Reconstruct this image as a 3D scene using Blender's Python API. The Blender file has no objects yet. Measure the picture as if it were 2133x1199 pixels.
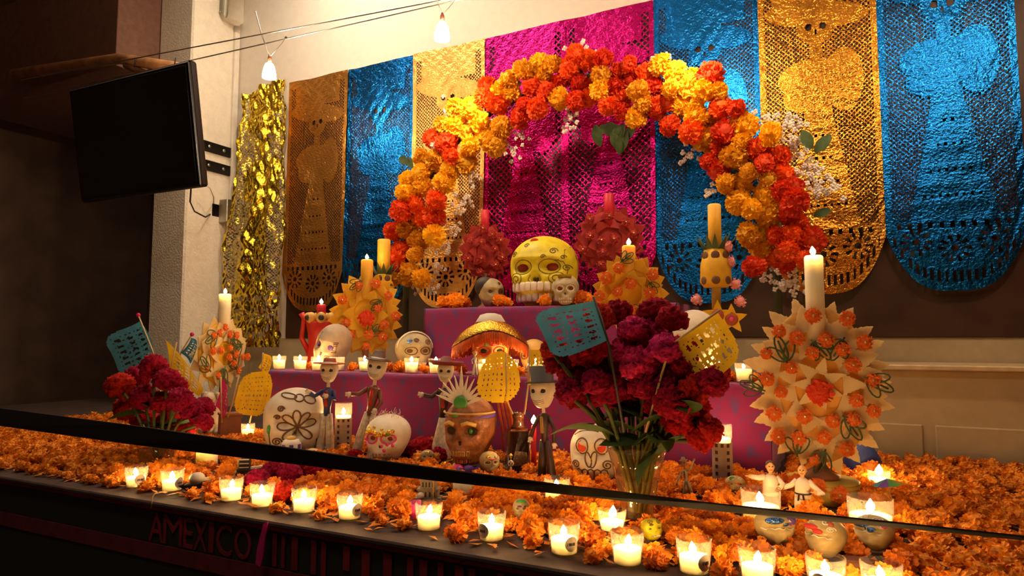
import bpy, math, random
import numpy as np
from mathutils import Vector, Matrix

random.seed(7)
rng = np.random.default_rng(11)
scene = bpy.context.scene
COL = scene.collection
R = math.radians
PI = math.pi

# ------------------------------------------------------------------ camera
FPX, CX, CY = 1385.0, 1066.5, 599.5
PITCH, YAW, CAMZ = R(4.36), R(26.5), 1.5
cam = bpy.data.cameras.new('camera')
cam.sensor_width = 36.0
cam.lens = FPX / 2133.0 * 36.0
cam.clip_start = 0.02
camo = bpy.data.objects.new('camera', cam)
camo.location = (0, 0, CAMZ)
camo.rotation_euler = (PI / 2 + PITCH, 0, YAW)
COL.objects.link(camo)
scene.camera = camo

# ------------------------------------------------------------------ world, exposure
w = bpy.data.worlds.new('world')
scene.world = w
w.use_nodes = True
w.node_tree.nodes['Background'].inputs[0].default_value = (1.0, 0.62, 0.42, 1)
w.node_tree.nodes['Background'].inputs[1].default_value = 0.05
scene.view_settings.view_transform = 'Standard'
scene.view_settings.look = 'None'
scene.view_settings.exposure = 0.28
scene.view_settings.gamma = 1.0
FLAME = 230.0        # radiance of a candle flame
LAMP = 300.0        # radiance of a frosted wire-lamp shade
BEAM = 42.0         # halogen beam of each wire lamp, watts
HALL = 13.0          # radiance of the ceiling fixtures of the hall behind the camera

# wall and altar levels
WALLY = 3.30
ZB, T1, T2 = CAMZ - 0.46, CAMZ - 0.15, CAMZ + 0.147
FRONTY, TIER1Y, TIER2Y = 1.265, 2.35, 2.70

_cp, _sp, _cw, _sw = math.cos(PITCH), math.sin(PITCH), math.cos(YAW), math.sin(YAW)
def ray(px, py):
    a, b = (px - CX) / FPX, -(py - CY) / FPX
    f, u = _cp - b * _sp, _sp + b * _cp
    return np.array([a * _cw - f * _sw, a * _sw + f * _cw, u])
def PY(px, py, Y):            # sight line meets the upright plane at depth Y
    r = ray(px, py); t = Y / r[1]
    return np.array([r[0] * t, Y, CAMZ + r[2] * t])
def PZ(px, py, z=ZB):         # sight line meets the level z
    r = ray(px, py); t = (z - CAMZ) / r[2]
    return np.array([r[0] * t, r[1] * t, z])
def on(px, Y, z):             # point at depth Y on the level z, below column px
    p = PY(px, 705, Y); return (p[0], Y, z)
def proj(p):
    d = np.array(p) - np.array([0, 0, CAMZ])
    a = d[0] * _cw + d[1] * _sw; f0 = -d[0] * _sw + d[1] * _cw
    f = f0 * _cp + d[2] * _sp; u = -f0 * _sp + d[2] * _cp
    return CX + a / f * FPX, CY - u / f * FPX, f
def S(p):                     # metres per pixel at a point
    return proj(p)[2] / FPX
def face(p, off=0):           # turn about z so that local -Y looks to the viewer
    return math.atan2(-p[0], p[1]) + R(off)

# ------------------------------------------------------------------ materials
MATS = {}
def mat(name, col, rough=0.6, metal=0.0, var=0.12, vscale=25.0, bump=0.0, bscale=60.0, emit=None, estr=0.0,
        sss=0.0, sheen=0.0, col2=None, lo=0.35, hi=0.65, randv=0.0, spec=0.5, trans=0.0, sssr=0.02):
    if name in MATS: return MATS[name]
    m = bpy.data.materials.new(name); m.use_nodes = True
    nt = m.node_tree; N = nt.nodes; L = nt.links
    b = N['Principled BSDF']
    b.inputs['Roughness'].default_value = rough
    b.inputs['Metallic'].default_value = metal
    b.inputs['Specular IOR Level'].default_value = spec
    tc = N.new('ShaderNodeTexCoord')
    no = N.new('ShaderNodeTexNoise'); no.inputs['Scale'].default_value = vscale; no.inputs['Detail'].default_value = 4
    L.new(tc.outputs['Object'], no.inputs['Vector'])
    rp = N.new('ShaderNodeValToRGB')
    c2 = col2 if col2 else tuple(min(1, c * (1 + var)) for c in col)
    c1 = col if col2 else tuple(c * (1 - var) for c in col)
    rp.color_ramp.elements[0].position = lo; rp.color_ramp.elements[0].color = (*c1, 1)
    rp.color_ramp.elements[1].position = hi; rp.color_ramp.elements[1].color = (*c2, 1)
    L.new(no.outputs['Fac'], rp.inputs['Fac'])
    src = rp.outputs['Color']
    if randv:
        oi = N.new('ShaderNodeObjectInfo'); mr = N.new('ShaderNodeMapRange')
        mr.inputs['To Min'].default_value = 1 - randv; mr.inputs['To Max'].default_value = 1 + randv
        L.new(oi.outputs['Random'], mr.inputs['Value'])
        hs = N.new('ShaderNodeHueSaturation'); L.new(mr.outputs['Result'], hs.inputs['Value'])
        mh = N.new('ShaderNodeMapRange'); mh.inputs['To Min'].default_value = 0.5 - randv * 0.06; mh.inputs['To Max'].default_value = 0.5 + randv * 0.06
        L.new(oi.outputs['Random'], mh.inputs['Value']); L.new(mh.outputs['Result'], hs.inputs['Hue'])
        L.new(src, hs.inputs['Color']); src = hs.outputs['Color']
    L.new(src, b.inputs['Base Color'])
    if sss:
        b.inputs['Subsurface Weight'].default_value = sss
        b.inputs['Subsurface Radius'].default_value = (1.0, 0.92, 0.85)
        b.inputs['Subsurface Scale'].default_value = sssr
    if sheen: b.inputs['Sheen Weight'].default_value = sheen
    if bump:
        nb = N.new('ShaderNodeTexNoise'); nb.inputs['Scale'].default_value = bscale; nb.inputs['Detail'].default_value = 3
        L.new(tc.outputs['Object'], nb.inputs['Vector'])
        bp = N.new('ShaderNodeBump'); bp.inputs['Strength'].default_value = bump; bp.inputs['Distance'].default_value = 0.01
        L.new(nb.outputs['Fac'], bp.inputs['Height']); L.new(bp.outputs['Normal'], b.inputs['Normal'])
    if emit:
        b.inputs['Emission Color'].default_value = (*emit, 1); b.inputs['Emission Strength'].default_value = estr
    if trans:                      # paper or wax that lets light through
        tr = N.new('ShaderNodeBsdfTranslucent'); L.new(src, tr.inputs['Color'])
        mx = N.new('ShaderNodeMixShader'); mx.inputs[0].default_value = trans
        L.new(b.outputs[0], mx.inputs[1]); L.new(tr.outputs[0], mx.inputs[2])
        L.new(mx.outputs[0], N['Material Output'].inputs['Surface'])
    MATS[name] = m
    return m
def glass(name, tint=(0.985, 0.975, 0.955), gl=0.0, cloud=0.07):
    if name in MATS: return MATS[name]
    m = bpy.data.materials.new(name); m.use_nodes = True
    N = m.node_tree.nodes; L = m.node_tree.links
    N.remove(N['Principled BSDF'])
    t = N.new('ShaderNodeBsdfTransparent'); t.inputs[0].default_value = (*tint, 1)
    g = N.new('ShaderNodeBsdfGlossy'); g.inputs['Roughness'].default_value = 0.06
    lw0 = N.new('ShaderNodeLayerWeight'); lw0.inputs[0].default_value = 0.5
    lw = N.new('ShaderNodeMath'); lw.operation = 'POWER'; lw.inputs[1].default_value = 4.0; L.new(lw0.outputs['Facing'], lw.inputs[0])
    ad = N.new('ShaderNodeMath'); ad.operation = 'ADD'; ad.inputs[1].default_value = gl; ad.use_clamp = True
    nz = N.new('ShaderNodeTexNoise'); nz.inputs['Scale'].default_value = 30
    ml = N.new('ShaderNodeMath'); ml.operation = 'MULTIPLY_ADD'; ml.inputs[1].default_value = 0.02
    L.new(nz.outputs['Fac'], ml.inputs[0]); L.new(lw.outputs[0], ml.inputs[2]); L.new(ml.outputs[0], ad.inputs[0])
    tl = N.new('ShaderNodeBsdfTranslucent'); tl.inputs[0].default_value = (1, .95, .85, 1)
    m0 = N.new('ShaderNodeMixShader'); m0.inputs[0].default_value = cloud
    L.new(t.outputs[0], m0.inputs[1]); L.new(tl.outputs[0], m0.inputs[2])
    mx = N.new('ShaderNodeMixShader'); L.new(ad.outputs[0], mx.inputs[0])
    L.new(m0.outputs[0], mx.inputs[1]); L.new(g.outputs[0], mx.inputs[2])
    L.new(mx.outputs[0], N['Material Output'].inputs['Surface'])
    MATS[name] = m
    return m

M = {}
M['wall'] = mat('wall_paint', (0.72, 0.66, 0.58), 0.9, var=0.03, bump=0.05, bscale=140)
M['stucco'] = mat('cream_stucco', (0.74, 0.69, 0.58), 0.9, var=0.05, bump=0.5, bscale=75)
M['lowwall'] = mat('lower_wall_paint', (0.50, 0.40, 0.24), 0.8, var=0.05)
M['panel'] = mat('dark_panel', (0.045, 0.020, 0.012), 0.45, var=0.25, vscale=8)
M['ceil'] = mat('ceiling_paint', (0.75, 0.70, 0.62), 0.9, var=0.03)
M['dark'] = mat('dark_brown_room', (0.13, 0.075, 0.05), 0.8, var=0.2, vscale=4)
M['floor'] = mat('floor_tile', (0.16, 0.10, 0.07), 0.5, var=0.2, vscale=6)
M['ledge'] = mat('ledge_wood', (0.050, 0.026, 0.020), 0.85, var=0.3, vscale=18, bump=0.1)
M['purple'] = mat('purple_cloth', (0.24, 0.012, 0.13), 0.9, col2=(0.10, 0.05, 0.24), lo=0.52, hi=0.66, vscale=22, sheen=0.2, bump=0.25, bscale=220)
M['redpaper'] = mat('dark_red_paper', (0.20, 0.008, 0.008), 0.75, var=0.25, vscale=10)
M['void'] = mat('near_black', (0.012, 0.012, 0.010), 0.7)
M['black'] = mat('black_plastic', (0.012, 0.011, 0.011), 0.45)
M['screen'] = mat('black_screen', (0.006, 0.006, 0.007), 0.28)
M['belt'] = mat('black_webbing', (0.014, 0.009, 0.008), 0.8, bump=0.2, bscale=300)
M['beltred'] = M['belt']
M['steel'] = mat('brushed_steel', (0.45, 0.43, 0.40), 0.35, metal=1.0)
M['white'] = mat('white_paint', (0.72, 0.68, 0.60), 0.55, var=0.05)
M['cream'] = mat('cream_plastic', (0.62, 0.58, 0.48), 0.5, var=0.04)
M['greygrille'] = mat('grey_grille', (0.42, 0.41, 0.35), 0.8, bump=0.4, bscale=500)
M['wood'] = mat('orange_wood', (0.42, 0.19, 0.07), 0.55, var=0.3, vscale=14)
M['wax'] = mat('white_wax', (0.95, 0.84, 0.62), 0.5, var=0.03, sss=0.9, sssr=0.06)
M['ywax'] = mat('yellow_wax', (0.85, 0.50, 0.05), 0.5, var=0.05, sss=0.5, sssr=0.03)
M['rwax'] = mat('red_wax', (0.60, 0.015, 0.04), 0.45, var=0.05, sss=0.4)
M['wick'] = mat('wick', (0.03, 0.02, 0.015), 0.9)
M['flame'] = mat('candle_flame', (1.0, 0.6, 0.2), 0.9, emit=(1.0, 0.58, 0.20), estr=FLAME)
M['lampglass'] = mat('lit_frosted_glass', (1, 0.85, 0.7), 0.6, emit=(1.0, 0.66, 0.40), estr=LAMP)
M['glass'] = glass('clear_glass')
M['vaseglass'] = glass('amber_glass', (0.84, 0.70, 0.48), 0.06, 0.08)
M['mo'] = mat('orange_marigold', (0.97, 0.30, 0.010), 0.7, var=0.25, vscale=40, randv=0.22, trans=0.25)
M['ar'] = mat('red_orange_marigold', (0.90, 0.10, 0.006), 0.7, var=0.25, vscale=40, randv=0.18, trans=0.25)
M['ay'] = mat('yellow_marigold', (1.0, 0.50, 0.01), 0.7, var=0.2, vscale=40, randv=0.15, trans=0.25)
M['mbed'] = mat('orange_petal_bed', (0.94, 0.28, 0.010), 0.7, var=0.35, vscale=60, trans=0.2, bump=0.4)
M['cock'] = mat('crimson_cockscomb', (0.28, 0.003, 0.018), 0.9, var=0.5, vscale=5, randv=0.25, bump=0.3, bscale=14, spec=.15)
M['cockm'] = mat('magenta_cockscomb', (0.52, 0.015, 0.10), 0.9, var=0.5, vscale=5, randv=0.2, bump=0.3, bscale=14, spec=.15)
M['blossom'] = mat('white_blossom', (0.90, 0.85, 0.78), 0.7, var=0.08, trans=0.3)
M['leaf'] = mat('green_leaf', (0.035, 0.070, 0.010), 0.7, var=0.3, vscale=30, trans=0.15)
M['stem'] = mat('green_stem', (0.10, 0.12, 0.02), 0.7, var=0.3)
M['ppyellow'] = mat('yellow_flag_paper', (0.95, 0.62, 0.02), 0.75, var=0.1, trans=0.35, bump=0.15)
M['ppblue'] = mat('blue_flag_paper', (0.08, 0.34, 0.52), 0.75, var=0.12, trans=0.3, bump=0.15)
M['pppink'] = mat('pink_flag_paper', (0.70, 0.02, 0.22), 0.7, var=0.1, trans=0.3)
M['stick'] = mat('wooden_stick', (0.62, 0.42, 0.16), 0.7)
M['scream'] = mat('cream_scale_wax', (0.96, 0.76, 0.40), 0.55, var=0.08, sss=0.4, trans=0.3)
M['syellow'] = mat('yellow_scale_wax', (0.96, 0.56, 0.03), 0.55, var=0.08, sss=0.4, trans=0.3)
M['sred'] = mat('red_scale_wax', (0.50, 0.035, 0.03), 0.6, var=0.15, trans=0.25)
M['ros'] = mat('orange_rosette', (0.85, 0.20, 0.02), 0.7, var=0.15, trans=0.2)
M['rosr'] = mat('red_rosette', (0.80, 0.07, 0.015), 0.7, var=0.15, trans=0.2)
M['pearl'] = mat('gold_pearl', (0.95, 0.65, 0.25), 0.2, metal=0.6)
M['greenwax'] = mat('dark_green_wax', (0.05, 0.085, 0.03), 0.5)
M['bone'] = mat('white_bone_paint', (0.70, 0.62, 0.50), 0.5, var=0.07)
M['bonew'] = mat('sugar_white', (0.78, 0.70, 0.56), 0.6, var=0.06, bump=0.15)
M['bonetan'] = mat('tan_bone_paint', (0.46, 0.36, 0.26), 0.6, var=0.1)
M['scream2'] = mat('amber_scale_wax', (0.92, 0.56, 0.13), 0.55, var=0.1, sss=0.3, trans=0.3)
M['sugar'] = mat('aged_sugar', (0.50, 0.38, 0.17), 0.6, var=0.2, vscale=30)
M['ink'] = mat('dark_ink_line', (0.03, 0.018, 0.015), 0.6)
M['brownline'] = mat('brown_line', (0.13, 0.055, 0.02), 0.6)
M['yskull'] = mat('yellow_skull_paint', (0.80, 0.70, 0.015), 0.5, var=0.3, vscale=16, col2=(0.58, 0.48, 0.01), lo=0.4, hi=0.75)
M['redeye'] = mat('red_brown_socket', (0.28, 0.03, 0.015), 0.7)
M['olive'] = mat('olive_line', (0.16, 0.11, 0.01), 0.6)
M['tooth'] = mat('tooth_enamel', (0.80, 0.72, 0.62), 0.35, var=0.05)
M['choc'] = mat('amaranth_skull', (0.30, 0.10, 0.03), 0.45, var=0.4, vscale=22, bump=0.6, bscale=60)
M['tan'] = mat('tan_face', (0.62, 0.38, 0.10), 0.5, var=0.15)
M['olivebone'] = mat('grey_olive_skull', (0.42, 0.35, 0.20), 0.6, var=0.25, vscale=20)
M['gold'] = mat('gold_foil_piece', (0.95, 0.62, 0.08), 0.22, metal=1.0, bump=0.5, bscale=160)
M['bluefoil'] = mat('blue_foil_piece', (0.10, 0.25, 0.75), 0.25, metal=0.9, bump=0.5, bscale=160)
M['redicing'] = mat('red_icing', (0.60, 0.03, 0.03), 0.45)
M['whiteicing'] = mat('white_icing', (0.80, 0.74, 0.62), 0.6)
M['greenpaint'] = mat('green_paint', (0.06, 0.30, 0.05), 0.4)
M['pink'] = mat('pink_paint', (0.75, 0.04, 0.28), 0.45)
M['purplepaint'] = mat('purple_paint', (0.12, 0.05, 0.32), 0.5)
M['bluepaint'] = mat('blue_paint', (0.03, 0.05, 0.22), 0.5)
M['redpaint'] = mat('red_paint', (0.50, 0.02, 0.015), 0.45)
M['hatred'] = mat('red_brown_hat', (0.33, 0.055, 0.02), 0.6, var=0.2)
M['hatdark'] = mat('dark_brown_hat', (0.10, 0.045, 0.03), 0.5)
M['suit'] = mat('dark_suit', (0.05, 0.02, 0.015), 0.5, var=0.2)
M['brownsuit'] = mat('brown_suit', (0.16, 0.05, 0.03), 0.4)
M['straw'] = mat('striped_trouser', (0.66, 0.55, 0.40), 0.7, var=0.25, vscale=60)
M['maroon'] = mat('maroon_hat', (0.20, 0.03, 0.035), 0.55)
M['orangefur'] = mat('orange_fringe', (0.62, 0.10, 0.01), 0.8, var=0.3)
M['clay'] = mat('brown_clay', (0.24, 0.09, 0.04), 0.6)
M['mustard'] = mat('mustard_drum', (0.52, 0.36, 0.05), 0.6, var=0.15)
M['skin'] = mat('clay_skin', (0.65, 0.36, 0.16), 0.5)
M['cloth'] = mat('white_clay_clothes', (0.74, 0.62, 0.52), 0.6)
M['greystone'] = mat('grey_stone', (0.30, 0.24, 0.17), 0.7, var=0.25, vscale=60)
M['sticker'] = mat('paper_sticker', (0.62, 0.54, 0.46), 0.7)
M['darkglass'] = mat('dark_bottle', (0.06, 0.02, 0.01), 0.12, spec=0.8)
M['silver'] = mat('silver_foil', (0.7, 0.68, 0.62), 0.2, metal=1.0)

# ------------------------------------------------------------------ mesh helpers
def fastmesh(name, V, F, smooth=True):
    me = bpy.data.meshes.new(name)
    V = np.asarray(V, dtype=np.float32).reshape(-1, 3)
    me.vertices.add(len(V)); me.vertices.foreach_set('co', V.ravel())
    ln = np.fromiter((len(f) for f in F), dtype=np.int32, count=len(F)) if not isinstance(F, np.ndarray) else np.full(len(F), F.shape[1], np.int32)
    lp = F.ravel().astype(np.int32) if isinstance(F, np.ndarray) else np.fromiter((i for f in F for i in f), dtype=np.int32, count=int(ln.sum()))
    me.loops.add(len(lp)); me.loops.foreach_set('vertex_index', lp)
    me.polygons.add(len(ln))
    st = np.zeros(len(ln), np.int32); st[1:] = np.cumsum(ln)[:-1]
    me.polygons.foreach_set('loop_start', st)
    me.polygons.foreach_set('use_smooth', np.full(len(ln), smooth, dtype=bool))
    me.update(calc_edges=True); me.validate()
    return me

class MB:
    def __init__(s): s.V = []; s.F = []
    def add(s, V, F):
        o = len(s.V); s.V.extend([tuple(map(float, v)) for v in V]); s.F.extend([tuple(i + o for i in f) for f in F]); return s
    def box(s, c, d, rot=None, bev=0.0):
        x, y, z = d[0] / 2, d[1] / 2, d[2] / 2
        b = bev if bev else min(x, y, z) * 0.12
        V = []; 
        for sx in (-1, 1):
            for sy in (-1, 1):
                for sz in (-1, 1):
                    V += [(sx * (x - b), sy * (y - b), sz * z), (sx * (x - b), sy * y, sz * (z - b)), (sx * x, sy * (y - b), sz * (z - b))]
        def i(sx, sy, sz, k): return (((sx > 0) * 4 + (sy > 0) * 2 + (sz > 0)) * 3 + k)
        F = []
        for q in (-1, 1):
            F.append([i(-1, -1, q, 0), i(1, -1, q, 0), i(1, 1, q, 0), i(-1, 1, q, 0)][::q])
            F.append([i(-1, q, -1, 1), i(-1, q, 1, 1), i(1, q, 1, 1), i(1, q, -1, 1)][::q])
            F.append([i(q, -1, -1, 2), i(q, 1, -1, 2), i(q, 1, 1, 2), i(q, -1, 1, 2)][::q])
        for a in (-1, 1):
            for c2 in (-1, 1):
                F.append([i(-1, a, c2, 0), i(1, a, c2, 0), i(1, a, c2, 1), i(-1, a, c2, 1)])
                F.append([i(a, -1, c2, 0), i(a, 1, c2, 0), i(a, 1, c2, 2), i(a, -1, c2, 2)])
                F.append([i(a, c2, -1, 1), i(a, c2, 1, 1), i(a, c2, 1, 2), i(a, c2, -1, 2)])
                for e in (-1, 1): F.append([i(a, c2, e, 0), i(a, c2, e, 1), i(a, c2, e, 2)])
        V = np.array(V)
        if rot is not None: V = V @ np.array(rot.to_3x3() if isinstance(rot, Matrix) else rot).T
        return s.add(V + np.array(c), F)
    def lathe(s, prof, n=20, c=(0, 0, 0), rib=0.0, nrib=0, close=False, sx=1.0, sy=1.0):
        V = []; k = len(prof)
        for (r, z) in prof:
            for j in range(n):
                a = 2 * PI * j / n; rr = r * (1 + (rib * math.cos(nrib * a) if nrib else 0))
                V.append((c[0] + sx * rr * math.cos(a), c[1] + sy * rr * math.sin(a), c[2] + z))
        F = [(i * n + j, i * n + (j + 1) % n, (i + 1) * n + (j + 1) % n, (i + 1) * n + j) for i in range(k - 1) for j in range(n)]
        if prof[0][0] > 1e-6 and not close: F.append(tuple(range(n))[::-1])
        if prof[-1][0] > 1e-6 and not close: F.append(tuple((k - 1) * n + j for j in range(n)))
        return s.add(V, F)
    def tube(s, pts, r, n=6, cap=True):
        P = np.array(pts, float); k = len(P)
        rr = np.full(k, r, float) if np.isscalar(r) else np.array(r, float)
        T = np.gradient(P, axis=0); T /= np.linalg.norm(T, axis=1)[:, None] + 1e-12
        up = np.array([0, 0, 1.0]) if abs(T[0][2]) < 0.9 else np.array([0, 1.0, 0])
        V = []
        a = np.linspace(0, 2 * PI, n, endpoint=False)
        u = np.cross(T[0], up); u /= np.linalg.norm(u)
        for i in range(k):
            u = u - T[i] * np.dot(u, T[i]); u /= np.linalg.norm(u) + 1e-12
            v = np.cross(T[i], u)
            V.extend(P[i] + rr[i] * (np.cos(a)[:, None] * u + np.sin(a)[:, None] * v))
        F = [(i * n + j, i * n + (j + 1) % n, (i + 1) * n + (j + 1) % n, (i + 1) * n + j) for i in range(k - 1) for j in range(n)]
        if cap: F += [tuple(range(n))[::-1], tuple((k - 1) * n + j for j in range(n))]
        return s.add(V, F)
    def ball(s, c, r, nu=12, nv=8, rot=None):
        r = (r, r, r) if np.isscalar(r) else r
        V = [(0, 0, -1)]
        for i in range(1, nv):
            t = PI * i / nv
            for j in range(nu):
                a = 2 * PI * j / nu; V.append((math.sin(t) * math.cos(a), math.sin(t) * math.sin(a), -math.cos(t)))
        V.append((0, 0, 1)); V = np.array(V) * np.array(r)
        if rot is not None: V = V @ np.array(rot.to_3x3()).T
        F = [(0, 1 + (j + 1) % nu, 1 + j) for j in range(nu)]
        for i in range(nv - 2):
            F += [(1 + i * nu + j, 1 + i * nu + (j + 1) % nu, 1 + (i + 1) * nu + (j + 1) % nu, 1 + (i + 1) * nu + j) for j in range(nu)]
        e = len(V) - 1; b = 1 + (nv - 2) * nu
        F += [(b + j, b + (j + 1) % nu, e) for j in range(nu)]
        return s.add(V + np.array(c), F)
    def prism(s, out, t, mtx=None):       # outline in x,z ; thickness along y
        n = len(out)
        V = [(x, -t / 2, z) for x, z in out] + [(x, t / 2, z) for x, z in out]
        F = [tuple(range(n)), tuple(range(2 * n - 1, n - 1, -1))] + [(j, j + n, (j + 1) % n + n, (j + 1) % n) for j in range(n)]
        V = np.array(V)
        if mtx is not None: V = V @ np.array(mtx.to_3x3()).T + np.array(mtx.translation)
        return s.add(V, F)
    def mesh(s, name, smooth=True): return fastmesh(name, s.V, s.F, smooth)
    def build(s, name, m, parent=None, smooth=True, loc=None, rot=None):
        return link(name, s.mesh(name, smooth), m, parent, loc, rot)

def link(name, me, m, parent=None, loc=None, rot=None):
    o = bpy.data.objects.new(name, me)
    if m is not None and not me.materials: me.materials.append(m)
    COL.objects.link(o)
    if parent is not None: o.parent = parent
    if loc is not None: o.location = loc
    if rot is not None: o.rotation_euler = rot
    return o
def tag(o, label, cat, group=None, kind=None):
    if label: o['label'] = label
    if cat: o['category'] = cat
    if group: o['group'] = group
    if kind: o['kind'] = kind
    return o
def thing(name, label, cat, loc, rz=0.0, group=None, rx=0.0, ry=0.0):
    o = bpy.data.objects.new(name, None); COL.objects.link(o)
    o.empty_display_size = 0.05
    o.location = tuple(map(float, loc)); o.rotation_euler = (rx, ry, rz)
    return tag(o, label, cat, group)
def struct(o): o['kind'] = 'structure'; return o
FOOT = []          # footprints kept free of loose marigolds
def foot(p, r):
    x, y = float(p[0]), float(p[1]); FOOT.append((x, y, float(r)))
    if r < .06:
        n = math.hypot(x, y); q = min(r, .03) + .018; FOOT.append((x - x / n * q, y - y / n * q, r * .8))
def sm(a, b, x):
    t = np.clip((x - a) / (b - a), 0, 1); return t * t * (3 - 2 * t)
def bumps(X, Y, seed=0, n=5, f=1.0):
    r = np.random.default_rng(seed); o = np.zeros_like(X, dtype=float)
    for i in range(n):
        a = r.uniform(0, 2 * PI); k = f * (1 + i * 0.9); o += np.sin(k * (X * math.cos(a) + Y * math.sin(a)) + r.uniform(0, 6)) / (1 + i * 0.6)
    return o / 2.0

# ================================================================== SETTING
XL, XR, YB, ZC = -6.5, 3.2, -5.0, CAMZ + 2.75
def box_obj(name, lo, hi, m, parent=None, bev=0.004, smooth=False):
    lo, hi = np.array(lo, float), np.array(hi, float)
    return MB().box((lo + hi) / 2, hi - lo, bev=bev).build(name, m, parent, smooth)
struct(box_obj('floor', (XL, YB, -0.1), (XR, WALLY + 0.1, 0), M['floor']))
struct(box_obj('ceiling', (XL, YB, ZC), (XR, WALLY + 0.1, ZC + 0.1), M['ceil']))
struct(box_obj('wall_back', (-4.05, WALLY, 0), (XR, WALLY + 0.12, ZC), M['wall']))
struct(box_obj('wall_right', (XR, YB, 0), (XR + 0.1, WALLY + 0.12, ZC), M['dark']))
struct(box_obj('wall_rear', (XL, YB - 0.1, 0), (XR, YB, ZC), M['dark']))
struct(box_obj('wall_left', (XL - 0.1, YB, 0), (XL, WALLY + 2, ZC), M['dark']))
struct(box_obj('wall_corridor', (XL, WALLY + 1.2, 0), (-3.9, WALLY + 1.3, ZC), M['dark']))
# pillar in front of the back wall: cream side and grey front
pe = PY(388, 300, 2.62)
PX1 = PY(486, 300, WALLY)[0]
PX1 = -3.86
pil_front = 2.62
# solve the depth of the near edge so that it falls at column 392
for yy in np.linspace(2.2, 3.3, 200):
    if abs(proj((PX1, yy, CAMZ + 0.8))[0] - 388) < 3: pil_front = yy; break
PXL = PX1 - 0.42
for xx in np.linspace(PX1 - 0.9, PX1 - 0.1, 200):
    if abs(proj((xx, pil_front, CAMZ + 0.8))[0] - 318) < 2: PXL = xx; break
struct(box_obj('wall_pillar', (PXL, pil_front, 0), (PX1, WALLY + 0.1, ZC), M['stucco'], bev=0.012))
# brown soffit beyond the pillar
struct(box_obj('trim_1', (PXL - 1.9, pil_front - 0.30, CAMZ + 1.78), (PXL + 0.0, WALLY + 1.2, CAMZ + 2.5), mat('soffit_brown', (0.16, 0.075, 0.05), 0.8)))
# lower wall, sill and dark panel behind the banners
ztop_l = PY(530, 190, WALLY - 0.02)[2]; ztop_r = PY(1360, 2, WALLY - 0.02)[2]
ZTOP = (ztop_l + ztop_r) / 2
PANX = PY(604, 400, WALLY)[0]
struct(box_obj('trim_2', (PANX, WALLY - 0.012, CAMZ + 0.005), (XR - 0.02, WALLY, ZTOP - 0.01), M['panel']))
struct(box_obj('trim_3', (-4.05, WALLY - 0.004, 0.0), (XR - 0.01, WALLY, CAMZ + 0.003), M['lowwall']))
# beige cabinet under the panel at right
cb = thing('wall_cabinet', 'long beige cabinet with a lipped top below the dark panel', 'cabinet', (0.9, 3.08, 0))
box_obj('body', (-1.20, -0.14, 0), (1.6, 0.19, CAMZ - 0.118), M['lowwall'], cb)
box_obj('top_board', (-1.22, -0.17, CAMZ - 0.118), (1.6, 0.20, CAMZ - 0.098), mat('cabinet_top', (0.60, 0.48, 0.28), 0.5), cb)
for k in range(5): box_obj('door_panel', (-1.15 + k * 0.54, -0.15, 0.1), (-0.65 + k * 0.54, -0.139, CAMZ - 0.32), M['lowwall'], cb)

# hall lamps behind and above the viewer, ceiling fixture over the wall, added passage light
def ceiling_light(loc, d, label, power, col=(1.0, 0.84, 0.62)):
    t = thing('ceiling_light', label, 'light', loc)
    box_obj('housing', (-d[0] / 2 - .03, -d[1] / 2 - .03, 0), (d[0] / 2 + .03, d[1] / 2 + .03, 0.06), M['white'], t)
    m = mat('diffuser_%g' % power, (1, .95, .85), .6, emit=col, estr=power)
    box_obj('diffuser', (-d[0] / 2, -d[1] / 2, -0.012), (d[0] / 2, d[1] / 2, 0.004), m, t)
ceiling_light((-2.55, 2.72, ZC - 0.07), (1.1, 0.22), 'long ceiling fixture above the wire lamps near the pillar', 24.0, (1.0, 0.88, 0.66))
ceiling_light((-1.2, 0.2, ZC - 0.07), (1.2, 0.3), 'ceiling fixture over the visitors in front of the altar', HALL)
ceiling_light((-4.95, 3.65, CAMZ + 1.71), (0.5, 0.25), 'added unseen light brightening the passage beyond the pillar', 7.0, (1.0, 0.75, 0.5))  # added lamp, hidden by the pillar, lifts the dark passage

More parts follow.
